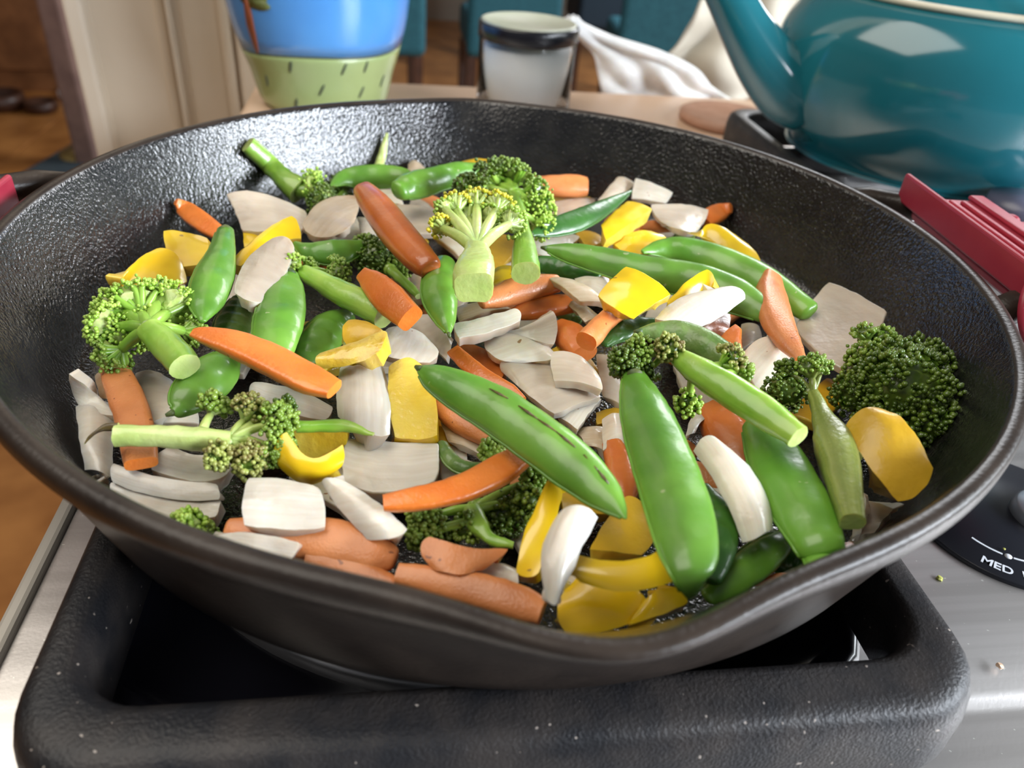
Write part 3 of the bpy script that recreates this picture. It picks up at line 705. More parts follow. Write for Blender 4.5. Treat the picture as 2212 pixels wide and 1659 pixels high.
def carrot(label, pts, h, n=2.6, flat=.75, cut=None, mats=('carrot', 'carrot_cut', 'carrot_cut'), roll=0, endround=False, K=18, upv=None):
    SEED[0] += 1
    v, f, m, uv, path, rad = sweep(pts, h, n, flat, 20, K, roll, None, cut=cut, endround=endround, seed=SEED[0] * 2.3, upv=upv)
    o = recalc(finish('carrot_stick', v, f, [M[x] for x in mats], None, m, uv)); bev(o, .0006, 2, .8)
    return base('carrot_stick', label, 'carrot', o)
def pea(label, pts, h, flat=.5, mat_='pea', end=0, bumps=5, roll=0, K=26, amp=.10, slit=False):
    SEED[0] += 1
    def mod(s): return 1 + amp * math.cos(s * bumps * 2 * math.pi + 1)
    L = list(pts)
    v, f, m, uv, path, rad = sweep(L, h, 1.75, flat, 24, K, roll, mod, endround=True, jit=.0002, seed=SEED[0] * 1.7)
    rt = empty('snap_pea', path[K // 2])
    tag(rt, label, 'snap pea', GROUP['snap pea'])
    q = rt.location
    recalc(finish('pod', [x - q for x in v], f, M[mat_], rt, None, uv))
    # seam ridge along one side, lying on the pod's edge
    sb = MB(); sp_ = [v[i * 24 + 0] - q for i in range(1, K)]
    sb.tube(sp_, .00045, 6); recalc(sb.build('seam', M[mat_], rt))
    if end is not None:
        i = 0 if end == 0 else K; t = (path[i] - path[1 if i == 0 else K - 1]).normalized(); r = rad[i]
        eb = MB(); eb.tube([path[i] - t * r * .5 - q, path[i] + t * r * .3 - q, path[i] + t * (r * .6 + .0012) - q], [r * .72 + .0003, r * .5 + .0004, .0005], 10); recalc(eb.build('stem_end', M['pea_end'], rt))
    if slit:
        for k in (12, 15, 17, 19, 22, 24):
            p0, p1 = v[k * 24 + 8] - q, v[(k + 2) * 24 + 8] - q
            if 1:
                c = MB(); c.tube([p0, (p0 + p1) / 2, p1], [.0002, .0005, .0002], 8, flat=.4); recalc(c.build('charred_spot', M['char'], rt))
    return rt
BUD = []
def _bud():
    v = [(0, 0, -.8)]; 
    for (z, r) in ((-.3, .85), (.45, .95), (1.1, .5)):
        for k in range(6): a = k * math.pi / 3; v.append((r * math.cos(a), r * math.sin(a), z))
    v.append((0, 0, 1.35)); f = []
    for k in range(6): f.append((0, 1 + (k + 1) % 6, 1 + k)); f.append((19, 13 + k, 13 + (k + 1) % 6))
    for r in range(2):
        for k in range(6): a = 1 + r * 6; f.append((a + k, a + (k + 1) % 6, a + 6 + (k + 1) % 6, a + 6 + k))
    return [Vector(x) for x in v], f
BUDV, BUDF = _bud()
def broccoli(label, stem, crowns, h, stem_mat='stem', flat=.85, name='broccoli_floret', stemn=2.3):
    """stem: (x,y,hw,dh) from the cut end to the crown joint; crowns: (x,y,r,dh,mat,n[,axis]) ; axis: 'out' (away from stem) or 'cam'"""
    SEED[0] += 1; rg_ = random.Random(SEED[0] * 17)
    v, f, m, uv, path, rad = sweep(stem, h, stemn, flat, 16, 14, 0, None, endround=False, jit=.0005, seed=SEED[0])
    q = path[7].copy(); rt = empty(name, q); tag(rt, label, 'broccoli', GROUP['broccoli'])
    m = [1 if x == 2 else 0 for x in m]
    o = recalc(finish('stem', [x - q for x in v], f, [M[stem_mat], M['stem_pale']], rt, m, uv)); bev(o, .0005, 2, .8)
    joint = path[-1]; jr = rad[-1]
    br = MB(); buds = {}
    ncore = MB()
    for cr in crowns:
        x, y, r, dh, bm_, n = cr[:6]; ax = cr[6] if len(cr) > 6 else 'out'
        bs = cr[7] if len(cr) > 7 else 1.0
        c = P(x, y, h + dh, .004); R = r * depth(c) / FPX
        # nearest stem point as joint
        js = min(path[6:], key=lambda p_: (p_ - c).length); d = (c - js)
        js = path[-1] if (path[-1] - c).length < 3.2 * R else js
        d = (c - js); axis = d.normalized() if d.length > R * .25 else Vector((0, 0, 1))
        if ax == 'cam': axis = ((CAM - c).normalized() * .8 + axis * .3 + Vector((0, 0, .3))).normalized()
        if ax == 'mix': axis = ((CAM - c).normalized() * .45 + axis * .8).normalized()
        root = c - axis * R * .45
        t0 = max(jr * .6, R * .30)
        mid = (js + root) / 2 + Vector((0, 0, .0008))
        br.tube([Vector(z_[:3]) - q for z_ in spline([js, mid, root], 6)], [t0 * (1 - .35 * k / 6) for k in range(7)], 10)
        # secondary branches fan out to the dome
        ns = 12 + int(R * 1500)
        tang = axis.cross(Vector((0.3, .9, .1))).normalized(); tb2 = axis.cross(tang)
        B = buds.setdefault(bm_, MB())
        for k in range(ns):
            al = math.acos(1 - rg_.random() * 1.05); ph = k * 2.399
            e = c + (axis * math.cos(al) + (tang * math.cos(ph) + tb2 * math.sin(ph)) * math.sin(al)) * R * .86
            md_ = root * .45 + e * .55 + noise.noise_vector(e * 200) * .0008
            br.tube([root - q, md_ - q, e - q], [R * .13 + .0004, R * .10 + .0003, R * .07 + .0003], 6, caps=False)
        # lumpy core
        bm = bmesh.new(); bmesh.ops.create_icosphere(bm, subdivisions=3, radius=R * .74)
        vv = []
        for w_ in bm.verts:
            dn = w_.co.normalized(); k_ = 1 + .28 * noise.noise(dn * 3.2 + Vector((SEED[0], x, y)))
            if dn.dot(axis) < -.1: k_ *= .55
            vv.append(c + w_.co * k_ - q)
        ncore.add(vv, [tuple(w_.index for w_ in fc.verts) for fc in bm.faces], 0); bm.free()
        for k in range(n):
            ca = 1 - rg_.random() * 1.25; al = math.acos(max(-1, ca)); ph = rg_.random() * 6.283
            dr = axis * math.cos(al) + (tang * math.cos(ph) + tb2 * math.sin(ph)) * math.sin(al)
            lump = 1 + .20 * noise.noise(dr * 3.2 + Vector((SEED[0], x, y))) + .08 * rg_.random()
            if rg_.random() < .06: lump += .16
            p = c + dr * R * .92 * lump
            if p.z < ZF + .001: continue
            s_ = .00072 * bs * (.75 + .5 * rg_.random())
            dz = (dr + noise.noise_vector(p * 900) * .5).normalized()
            rot = dz.to_track_quat('Z', 'Y').to_matrix()
            B.add([p - q + rot @ (w_ * s_) for w_ in BUDV], BUDF)
    if crowns:
        stuff(recalc(br.build('branches', M[stem_mat], rt)))
        coremat = crowns[0][4]; ncore.build('crown', M['bud_dark' if coremat in ('bud_dark', 'bud_mid') else 'stem_pale'], rt)
        for k_, B in buds.items(): stuff(B.build('buds', M[k_], rt))
    return rt
# ---- far left and far middle of the pan
broccoli('long broccoli stem leaning up the far left pan wall, rough cut head down', [(535, 312, 19), (580, 352, 20), (612, 385, 22), (648, 412, 30, -3)],
         [(668, 408, 40, -2, 'bud_light', 160), (690, 432, 36, -5, 'bud_dark', 170)], 24)
broccoli('thin pale broccoli stalk standing upright against the far wall', [(818, 362, 11), (828, 325, 8, 4), (836, 288, 3, 8)], [], 18, stem_mat='stem_pale')
broccoli('small dark broccoli bud clump under the far left snap pea', [(720, 440, 6), (735, 425, 8), (745, 415, 8)], [(740, 408, 30, 0, 'bud_dark', 150, 'cam')], 14)
pepper('yellow pepper arc peeking up behind the far snap peas at the pan wall', [(985, 352), (1040, 338), (1082, 352), (1060, 372), (1000, 372)][:1] + [(1082, 350), (1075, 372), (985, 372)], 22, bulge=(.004, .001))
onion('tiny browned onion tip behind the two far snap peas', [(882, 352), (905, 350), (925, 372), (880, 376)], 14, 'onion_brown')
pea('dull green snap pea lying farthest back, left of the broccoli heads', [(716, 402, 4), (745, 385, 20), (800, 381, 27), (860, 382, 24), (905, 392, 12)], 22, end=None)
pea('glossy snap pea with a bright glint, far middle, tucked behind broccoli', [(862, 412, 24), (890, 402, 33), (940, 388, 30), (990, 374, 26), (1050, 368, 16)], 30, flat=.75, end=None)
onion('wide pale onion piece with browned tip under the leaning broccoli stem', [(486, 418, 3), (560, 420, 3), (664, 455), (662, 485), (640, 510), (580, 505), (522, 500), (508, 460)], 20, 'onion_clear')
onion('browned onion petal between yellow pepper strip and tall dark orange carrot', [(652, 488), (695, 440), (768, 422, 2), (775, 445), (766, 478), (750, 500), (728, 510), (680, 512)], 22, 'onion_brown')
onion('beige onion piece behind the upright dark orange carrot', [(848, 444), (938, 450), (955, 506), (872, 512)], 16, 'onion_clear')
onion('small onion piece below the snap peas, left of the tall carrot end', [(808, 410), (862, 412), (874, 444), (818, 440)], 16)
onion('pale onion strip left under the tall dark orange carrot', [(770, 468), (822, 482), (858, 532), (786, 530)], 14)
carrot('darkest orange carrot stick, rounded, slanting down from the far onions', [(786, 412, 24), (815, 448, 34), (855, 500, 38), (900, 552, 36), (928, 578, 28)], 36, n=2.2, flat=.8, mats=('carrot_deep', 'carrot_deep', 'carrot'), endround=True)
pepper('little yellow pepper corner behind the glossy strip at the upper left', [(526, 494), (548, 488), (572, 530), (526, 535)], 18)
pepper('yellow pepper strip with a white shining end, upper left', [(510, 552), (570, 503, 2), (630, 464, 4), (645, 488, 2), (652, 518), (600, 528), (516, 578), (505, 566)], 25)
onion('curved onion piece with a reddish browned spot, left of the leaf shaped pea', [(588, 514, 4), (618, 516, 4), (638, 533, 4), (612, 600), (566, 656), (536, 655), (503, 632), (532, 565)], 30, 'onion_clear', t=.004)
pea('leaf shaped snap pea behind the fallen broccoli stem, upper left middle', [(636, 524, 5), (665, 540, 20), (710, 546, 29), (750, 540, 26), (785, 528, 12)], 25, flat=.45, end=None)
carrot('thin orange carrot sliver under the leaf shaped snap pea', [(636, 548, 8), (665, 565, 14), (700, 582, 8)], 19)
broccoli('dark green broccoli cluster in the middle of the pan, above the carrot wedge', [(905, 640, 8), (875, 610, 10), (845, 585, 12)], [(815, 560, 48, 0, 'bud_dark', 260, 'cam'), (865, 578, 26, -1, 'bud_mid', 90, 'cam'), (790, 530, 24, 1, 'bud_mid', 70, 'cam')], 20)
broccoli('fallen broccoli floret whose thick cut stem points to the yellow pepper curl', [(832, 682, 31), (785, 655, 29), (735, 632, 27), (690, 606, 22), (655, 588, 17)],
         [(636, 575, 28, 1, 'bud_light', 90, 'mix'), (722, 588, 34, -2, 'bud_mid', 110, 'mix'), (668, 578, 20, -1, 'bud_mid', 60, 'mix')], 27)
pea('tall dark green snap pea at the left, rising over the yellow peppers', [(487, 497, 18), (480, 545, 28), (462, 600, 42), (445, 655, 36), (438, 694, 8)], 30, flat=.6)
pea('wide flat snap pea with a dark oval dent, left of the fallen broccoli', [(627, 590, 18), (618, 620, 38), (607, 675, 52), (597, 725, 50), (590, 775, 38)], 28, flat=.42, end=0)
pea('dull snap pea end wedged between the tall pea and the wide dented pea', [(525, 648, 24), (508, 690, 38), (490, 740, 36)], 19, mat_='pea_dull', end=None)
pea('shaded snap pea under the yellow pepper curl', [(752, 680, 20), (715, 708, 40), (678, 750, 42), (650, 785, 22)], 18, flat=.55, mat_='pea', end=None)
pea('broad snap pea with a brown tip below the long left carrot slice', [(495, 768, 26), (465, 805, 50), (420, 850, 48), (388, 884, 26), (372, 892, 8)], 22, flat=.55, end=4)
pepper('small yellow pepper square farthest left, beside the tall snap pea', [(353, 497, 4), (395, 503, 3), (450, 514, 3), (448, 545), (432, 572), (410, 577), (383, 577), (362, 550)], 20)
pepper('large faceted yellow pepper piece at the left pan wall', [(263, 602, 4), (298, 560, 5), (345, 533, 5), (385, 555, 2), (408, 612, -3), (350, 632), (276, 650), (264, 630)], 20, t=.006)
onion('small onion bit between the left broccoli head and tall pea', [(362, 610), (395, 603), (410, 645), (370, 650)], 17)
carrot('short pointed orange carrot at the upper left pan wall', [(381, 436, 8), (405, 455, 21), (440, 482, 22), (480, 508, 17)], 20, n=3, flat=.7, cut=.5)
broccoli('light green broccoli head at the left, seen from its cut stem', [(400, 792, 33), (378, 765, 34), (348, 735, 32), (322, 712, 28)],
         [(300, 668, 62, -1, 'bud_light', 330, 'out', .9), (238, 705, 50, -3, 'bud_light', 240, 'out', .9), (372, 668, 55, -2, 'bud_light', 260, 'out', .9), (248, 765, 42, -8, 'bud_mid', 160, 'out', .9), (410, 715, 34, -5, 'bud_mid', 120, 'out', .9), (318, 712, 50, -6, 'bud_light', 150, 'cam', .9), (270, 722, 46, -6, 'bud_light', 160, 'cam', .9), (345, 640, 40, -1, 'bud_light', 150, 'out', .9), (250, 665, 42, -2, 'bud_light', 150, 'out', .9)], 30, stem_mat='stem')
# ---- left
onion('pale onion sheet under the left broccoli, right of the leftmost carrot', [(290, 804), (335, 808), (375, 825), (382, 860), (370, 900), (345, 912), (322, 916), (300, 860)], 9, 'onion_clear')
onion('pinkish onion bit left of the upright leftmost carrot', [(205, 812), (250, 800), (262, 882), (216, 860)], 10, 'onion_brown')
onion('thin white onion tip highest at the left pan wall', [(150, 806, 8), (185, 835, 4), (232, 872), (240, 885), (250, 898), (200, 895), (172, 882), (156, 845)], 12)
onion('tall pale onion piece at the left pan wall, under the burnt thin stalk', [(162, 878, 2), (252, 876), (258, 960), (240, 1034), (210, 1030), (182, 1018), (168, 950)][:2] + [(240, 1036), (182, 1020)], 9, bulge=(.004, .001))
onion('small beige onion scrap at the near left pan wall', [(192, 1032), (225, 1030), (238, 1058), (205, 1056)], 5, 'onion_brown')
carrot('upright light orange carrot strip at the far left, under the broccoli stalk', [(236, 776, 22), (258, 825, 33), (283, 885, 37), (298, 950, 37), (305, 1002, 34)], 17, n=3.4, flat=.45)
onion('pale onion strip behind the long broccoli stem, left', [(330, 885), (430, 890), (432, 918), (335, 920)], 7)
broccoli('broccoli with a long pale stem lying level at the left, brown centred head', [(248, 941, 23), (310, 941, 24), (380, 944, 25), (440, 950, 25), (500, 950, 20)],
         [(462, 880, 30, 2, 'bud_mid', 110, 'mix', 1.2), (540, 892, 42, 2, 'bud_brown', 150, 'mix'), (598, 912, 40, 3, 'bud_mid', 190, 'mix'), (590, 965, 44, -2, 'bud_mid', 190, 'mix'), (475, 985, 30, -1, 'bud_brown', 90, 'cam'), (540, 995, 38, -3, 'bud_brown', 150, 'cam'), (615, 880, 22, 2, 'bud_dark', 60, 'mix')], 24, stem_mat='stem_pale')
broccoli('thin green broccoli stalk with frayed end over the yellow pepper cup', [(640, 922, 13), (700, 920, 14), (755, 921, 13), (785, 932, 7), (806, 938, 4)], [], 23, stem_mat='stem')
broccoli('burnt curled brown stalk tip at the left end of the level broccoli', [(256, 922, 10), (228, 924, 7), (203, 934, 4), (184, 958, 1.5)], [], 21, stem_mat='char')
onion('cream onion wedge under the level broccoli stem', [(368, 962, 2), (430, 985, -1), (495, 972, 2), (502, 995), (490, 1025), (430, 1042), (323, 1014), (340, 985)], 13, bulge=(.001, .001), t=.005)
onion('long double layered white onion piece nearest the left rim', [(244, 1000, 4), (350, 1034, 3), (470, 1044, 4), (474, 1060, 3), (478, 1080, 2), (350, 1078), (240, 1040, 2), (240, 1020, 3)], 10, t=.0035,
      extra=(([(240, 1040, 1), (350, 1076, 0), (482, 1082, 1), (475, 1098, 0), (467, 1116), (340, 1120), (240, 1066), (238, 1052)], 10, .005, (.001, .001)),))
broccoli('small broccoli clump peeking over the near left rim', [(400, 1168, 6), (402, 1155, 8), (404, 1148, 8)], [(405, 1142, 40, 0, 'bud_light', 170, 'cam'), (445, 1152, 22, -2, 'bud_mid', 60, 'cam')], 11)
# ---- long slice and neighbours
carrot('long light orange carrot slice crossing the left peas, thyme speck on it', [(415, 718, 12), (450, 724, 26), (520, 745, 37), (600, 782, 42), (670, 820, 40), (722, 840, 27)], 36, n=3.6, flat=.50, roll=-24, cut=.7)
onion('white onion strip under the right end of the long left carrot slice', [(550, 824), (640, 848), (720, 878), (716, 895), (702, 910), (630, 898), (534, 852), (540, 836)], 14)
onion('tall white onion block left of the upright yellow pepper slice', [(732, 795), (780, 784), (826, 788), (842, 860), (843, 942), (785, 950), (727, 900), (727, 850)], 20, 'onion_long', t=.006, bulge=(.005, .001))
pepper('upright yellow pepper slice between white onion block and the big snap pea', [(839, 792, 2), (875, 782, 2), (908, 783, 2), (938, 850), (945, 945, -2), (898, 958, -4), (852, 946, -2), (840, 870)], 20, top='pepper_flesh', side='pepper', bulge=(.003, .001))
onion('onion piece behind the tall white onion block', [(790, 772), (870, 765), (880, 800), (800, 800)], 10, 'onion_clear')
slab('pepper', 'pepper_piece', 'glossy yellow pepper curl in the middle left, wet and shining', [(752, 690, 4), (790, 692, 5), (818, 708, 5), (824, 722, 4), (800, 742, 1), (778, 748, 0), (748, 748, 0), (740, 715, 3)], 24, .004, (-.001, .001), ('pepper_dull', 'pepper_flesh', 'pepper'),
     extra=(([(690, 762, 0), (745, 748, 2), (832, 712, 6), (836, 730, 5), (820, 758, 4), (768, 788, 0), (688, 796, -3), (684, 780, -1)], 27, .006, (.001, .0015), (1, 1, 2)),))
onion('pale onion petal right of the yellow pepper curl', [(816, 762), (822, 735), (838, 708, 2), (890, 710, 2), (925, 735), (946, 765), (930, 785), (860, 778)], 19, 'onion')
onion('pinkish onion sheet behind the onion petal, above the orange carrot pair', [(868, 690), (935, 680, 2), (982, 735), (964, 778)], 15, 'onion_clear')
carrot('bright orange carrot wedge with a pale cut end, above the pepper curl', [(782, 592, 16), (812, 616, 30), (845, 650, 36), (884, 686, 30)], 34, n=3.2, flat=.8, roll=20, cut=.6)
onion('small beige onion bit behind the short standing snap pea', [(882, 600), (925, 590), (930, 650), (890, 650)], 12, 'onion_brown')
pea('short snap pea standing on end below the carrot and broccoli, centre', [(962, 568, 24), (948, 600, 34), (950, 645, 38), (962, 690, 24), (970, 722, 4)], 32, flat=.75, end=4)
# ---- broccoli pair in the centre
broccoli('broccoli floret with darker head and long stem, behind the yellow budded one', [(1136, 590, 32), (1133, 545, 27), (1128, 500, 18), (1122, 455, 13), (1112, 420, 14)],
         [(1062, 392, 46, 0, 'bud_dark', 260, 'mix'), (1110, 385, 38, 2, 'bud_mid', 190, 'mix'), (1158, 450, 42, -3, 'bud_light', 170, 'mix'), (1168, 490, 30, -6, 'bud_light', 90, 'mix'), (1008, 400, 26, -2, 'bud_dark', 90, 'mix'), (1085, 372, 34, 3, 'bud_mid', 150, 'mix'), (1150, 415, 36, 0, 'bud_mid', 130, 'mix')], 38)
broccoli('pale broccoli floret with yellow flowering buds and chunky cut base, centre', [(1024, 622, 42), (1022, 600, 45), (1028, 580, 40), (1030, 560, 32), (1030, 540, 26)],
         [(952, 490, 26, -1, 'bud_yellow', 70), (985, 450, 36, 0, 'bud_yellow', 100), (1030, 440, 36, 1, 'bud_yellow', 110), (1075, 448, 34, 1, 'bud_yellow', 100), (1105, 480, 32, 0, 'bud_light', 90), (960, 450, 22, 1, 'bud_light', 40), (1012, 470, 34, -3, 'bud_light', 90), (1060, 475, 34, -3, 'bud_light', 90)], 46, stem_mat='stem_pale', stemn=3.6)
carrot('rounded carrot end at the far wall, right of the broccoli heads', [(1140, 400, 18), (1190, 402, 23), (1240, 402, 25), (1268, 403, 20)], 20, n=2.6, endround=False)
pepper('thin yellow pepper edge below the far carrot end', [(1180, 426), (1275, 424), (1280, 440), (1185, 442)], 12)
onion('beige onion sheet between the far carrot end and flat dark pea', [(1192, 436), (1290, 428), (1262, 486), (1185, 492)], 14, 'onion_clear')
onion('upright onion square at the far wall, left one of a pair', [(1335, 380, 6), (1375, 398, 4), (1330, 440), (1288, 436)], 16, 'onion_clear')
onion('upright onion square at the far wall, right one of a pair', [(1372, 384, 6), (1456, 416, 4), (1438, 442), (1362, 430)], 18)
pea('flat dark glossy snap pea slanting up right, beside the broccoli pair', [(1148, 506, 5), (1195, 492, 22), (1250, 474, 26), (1305, 446, 19), (1364, 412, 3)], 32, flat=.4, mat_='pea_dark', bumps=3)
pepper('yellow pepper cube with a dark pinhole, right of the flat dark pea', [(1298, 486, 2), (1356, 433, 4), (1400, 438, 4), (1410, 458, 3), (1395, 480), (1355, 502), (1308, 521), (1300, 505)][:0] + [(1298, 486, 2), (1356, 433, 4), (1410, 452, 4), (1308, 521, 0)], 26, t=.007)
onion('translucent onion fan right of the yellow pepper cube', [(1405, 442, 2), (1470, 446, 2), (1533, 452, 2), (1520, 480), (1500, 504), (1468, 500), (1436, 485), (1415, 465)], 21, 'onion_clear')
carrot('orange carrot tip at the far right pan wall', [(1520, 476, 18), (1550, 460, 22), (1578, 449, 11)], 18, n=3, cut=.5)
carrot('small orange carrot glimpse under the translucent onion fan', [(1385, 490, 12), (1420, 490, 14), (1450, 492, 10)], 14)
pepper('rounded yellow pepper piece below the pepper cube', [(1320, 520), (1365, 503, 2), (1408, 498, 3), (1440, 520, 1), (1420, 540), (1384, 552), (1350, 548), (1330, 535)], 20)
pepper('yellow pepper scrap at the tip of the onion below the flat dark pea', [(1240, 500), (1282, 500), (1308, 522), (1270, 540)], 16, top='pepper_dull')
onion('white onion corner below the rounded yellow pepper', [(1292, 528), (1325, 518), (1362, 555), (1320, 558)], 14)
onion('white onion leaf under the flat dark pea', [(1142, 516), (1205, 508), (1255, 512), (1225, 535), (1195, 556), (1165, 555), (1152, 545), (1145, 530)], 18)
broccoli('small dark broccoli scrap between the far onion fan and right pepper', [(1500, 515, 7), (1480, 510, 8), (1465, 505, 8)], [(1478, 500, 26, 0, 'bud_dark', 70, 'cam')], 14)
pepper('yellow pepper slab at the right pan wall, behind the long peas', [(1510, 510, 3), (1537, 486, 6), (1590, 508, 4), (1638, 555, 2), (1633, 583), (1590, 565), (1548, 540), (1520, 522)], 22, t=.006)
pea('dark snap pea behind, arching to the right wall', [(1388, 544, 6), (1425, 536, 20), (1480, 540, 30), (1560, 566, 36), (1650, 610, 38), (1745, 672, 26)], 24, flat=.6, end=None)
pea('longest snap pea, dull and seamed, running right across the back', [(1178, 536, 6), (1225, 545, 22), (1300, 562, 31), (1400, 588, 37), (1500, 606, 42), (1590, 640, 42), (1660, 680, 24)], 32, flat=.6, bumps=7, mat_='pea', K=34)
pea('dark snap pea glimpsed under the left end of the longest pea', [(1140, 566, 14), (1210, 578, 26), (1290, 600, 24)], 22, mat_='pea_dark', end=None)
pepper('small yellow pepper piece at the foot of the broccoli pair', [(1068, 580), (1098, 572), (1136, 596), (1064, 614)], 24)
pepper('bright yellow pepper square lying flat, right of centre', [(1289, 640, 2), (1318, 606, 5), (1352, 574, 8), (1402, 600, 7), (1452, 637, 5), (1408, 662, 2), (1368, 693, -2), (1325, 670, 0)], 36, t=.0055, bulge=(.001, .002))
pepper('narrow yellow pepper strip just right of the bright square', [(1443, 650), (1490, 605, 4), (1528, 581, 7), (1540, 598, 5), (1541, 620, 3), (1505, 636), (1450, 664), (1440, 658)], 33, t=.004)
carrot('upper of two soft orange carrots below the broccoli base', [(1040, 652, 16), (1085, 638, 27), (1140, 622, 30), (1205, 612, 20)], 27, n=2.3, flat=.8, endround=True)
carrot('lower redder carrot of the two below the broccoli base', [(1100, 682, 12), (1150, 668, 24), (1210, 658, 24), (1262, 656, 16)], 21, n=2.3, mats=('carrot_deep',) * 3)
onion('slim onion leaf left of the bright yellow square', [(1182, 600, 1), (1236, 603), (1318, 655), (1252, 652)], 29, 'onion_brown', bulge=(.001, .002))
onion('onion chip touching the upper left edge of the bright square', [(1240, 602), (1318, 602), (1300, 645), (1255, 622)], 26, 'onion_clear')
onion('thin onion splinter below the slim onion leaf', [(1226, 658), (1254, 654), (1302, 688), (1264, 698)], 22, 'onion_brown')
pea('green pea fragment between the onion splinter and short carrot', [(1205, 680, 7), (1228, 684, 14), (1255, 694, 8)], 14, mat_='pea_dull', end=None)
carrot('short pale carrot stub with cut end, below the bright yellow square', [(1338, 672, 20), (1305, 696, 22), (1282, 722, 25), (1266, 738, 25)], 30, n=2.4, flat=.8)
carrot('reddish carrot chunk left of the short carrot stub', [(1205, 702, 16), (1230, 728, 34), (1262, 765, 30)], 18, n=3, mats=('carrot_deep',) * 3)
onion('spiked onion sheet above the white onion in the centre', [(1052, 722), (1130, 708, 2), (1197, 668, 8), (1204, 705, 3), (1199, 745), (1160, 738), (1118, 724), (1080, 722)], 20)
onion('smooth white onion in the centre, below the spiked sheet', [(1045, 734), (1085, 708, 2), (1115, 714, 2), (1160, 735, 1), (1196, 758), (1186, 784), (1120, 784), (1062, 770)], 18, 'onion')
onion('long onion strip with browned right end, right of the short standing pea', [(980, 698), (1045, 690, 1), (1112, 664, 4), (1124, 675, 3), (1126, 694, 2), (1060, 722), (990, 733), (980, 715)], 23, 'onion', t=.004)
onion('beige onion behind the long browned strip', [(985, 665), (1060, 655), (1108, 666), (990, 696)], 18, 'onion_brown')
carrot_slab('dark orange carrot block left of centre, upper of the crossed pair', [(985, 736, 1), (1040, 750), (1098, 780), (1090, 805), (1076, 832), (1045, 815), (1012, 792), (995, 765)], 14, top='carrot_deep')
carrot('bright thin carrot strip crossing in front of the dark orange block', [(978, 756, 15), (1010, 785, 18), (1050, 815, 17), (1098, 840, 15), (1130, 862, 8)], 19, n=3.2, cut=.5)
onion('large translucent onion sheet above the big snap pea', [(1082, 802), (1098, 780, 2), (1195, 782, 2), (1260, 825), (1302, 858), (1245, 880), (1198, 896), (1130, 850)], 15, 'onion_clear', bulge=(.002, .002))
onion('pointed onion fan lying on the large translucent sheet', [(1192, 760, 2), (1240, 770, 1), (1282, 795), (1296, 820), (1302, 845), (1250, 832), (1197, 824), (1190, 790)], 20, 'onion_clear')
onion('white onion fold under the translucent sheet, right of the big pea', [(1202, 898), (1232, 872, 1), (1302, 862), (1298, 892), (1248, 928), (1222, 918)][:0] + [(1202, 898), (1238, 868), (1302, 860), (1248, 930)], 12)
onion('clear onion skin left of the tall upright snap pea', [(1285, 765), (1345, 780), (1348, 880), (1300, 860)], 11, 'onion_clear')
carrot('orange carrot slice under the big centre snap pea', [(940, 856, 22), (980, 892, 33), (1030, 925, 33), (1080, 955, 20)], 14, n=3, flat=.7)
onion('pinkish onion scrap between yellow pepper slice and big snap pea', [(948, 908), (1010, 925), (1064, 950), (1040, 985), (975, 955)][:0] + [(948, 908), (1064, 948), (1040, 986), (968, 955)], 10, 'onion_brown')
# ---- near centre
pea('largest bright snap pea in the centre with a charred seam', [(909, 798, 12), (935, 812, 30), (985, 838, 44), (1065, 880, 54), (1150, 938, 57), (1235, 1002, 56), (1300, 1062, 42), (1335, 1098, 22), (1351, 1120, 4)], 36, flat=.62, slit=True, K=34, bumps=7, amp=.06)
pea('curled pale green pod scrap beside the near curved carrot', [(955, 958, 12), (968, 985, 16), (1000, 1010, 16), (1050, 1012, 14)], 15, mat_='pea_dull', end=None, flat=.6)
onion('pale green onion layer under the curled pod scrap', [(948, 985), (1030, 1000), (1040, 1045), (952, 1040)], 9, 'onion_clear')
broccoli('wilted broccoli under the near curved carrot, buds on both sides', [(1108, 1178, 9), (1060, 1165, 13), (1030, 1130, 24), (1020, 1100, 20)],
         [(925, 1118, 42, 0, 'bud_mid', 170, 'mix'), (905, 1160, 26, -2, 'bud_mid', 70, 'mix'), (1080, 1110, 60, -6, 'bud_dark', 260, 'cam'), (1140, 1085, 36, 0, 'bud_mid', 110, 'cam'), (1160, 1030, 34, 2, 'bud_mid', 120, 'cam', 1.1), (1062, 975, 26, 2, 'bud_light', 70, 'cam', 1.2), (1015, 1140, 34, -2, 'bud_mid', 60, 'cam'), (970, 1150, 30, -5, 'bud_dark', 80, 'cam')], 17, stem_mat='stem')
carrot('near curved orange carrot stick, its right end lifted beside the big pea', [(828, 1086, 20), (880, 1080, 27), (950, 1068, 31), (1020, 1046, 35), (1085, 1012, 36), (1128, 984, 28)], 27, n=3.2, flat=.6, roll=-18, cut=.75)
onion('large pale onion rectangle above the near curved carrot', [(750, 944, 2), (850, 955, 2), (948, 954, 2), (950, 1000), (944, 1042), (820, 1066), (738, 1040), (740, 990)], 14, 'onion', t=.005, bulge=(.0005, .003))
slab('pepper', 'pepper_piece', 'cup shaped yellow pepper curl with bright skin, near left of centre', [(620, 928, 9), (672, 985, 6), (742, 958, 8), (746, 995, 5), (722, 1020, 1), (665, 1044, -2), (600, 1006, 0), (596, 965, 5)], 19, .0045, (.002, .002), ('pepper', 'pepper_flesh', 'pepper_flesh'),
     extra=(([(632, 930, 4), (690, 932, 5), (748, 936, 4), (748, 962), (740, 990, -4), (700, 995, -4), (655, 990, -4), (640, 955)], 16, .003, (-.002, 0), (1, 1, 1)),), bw=.0009)
onion('square white onion piece resting on the near left carrot', [(537, 1032, 1), (610, 1036, 1), (690, 1056, 1), (700, 1085), (706, 1140, -1), (620, 1146, -1), (524, 1137, -1), (527, 1080)], 22, 'onion', t=.005, bulge=(.001, .002))
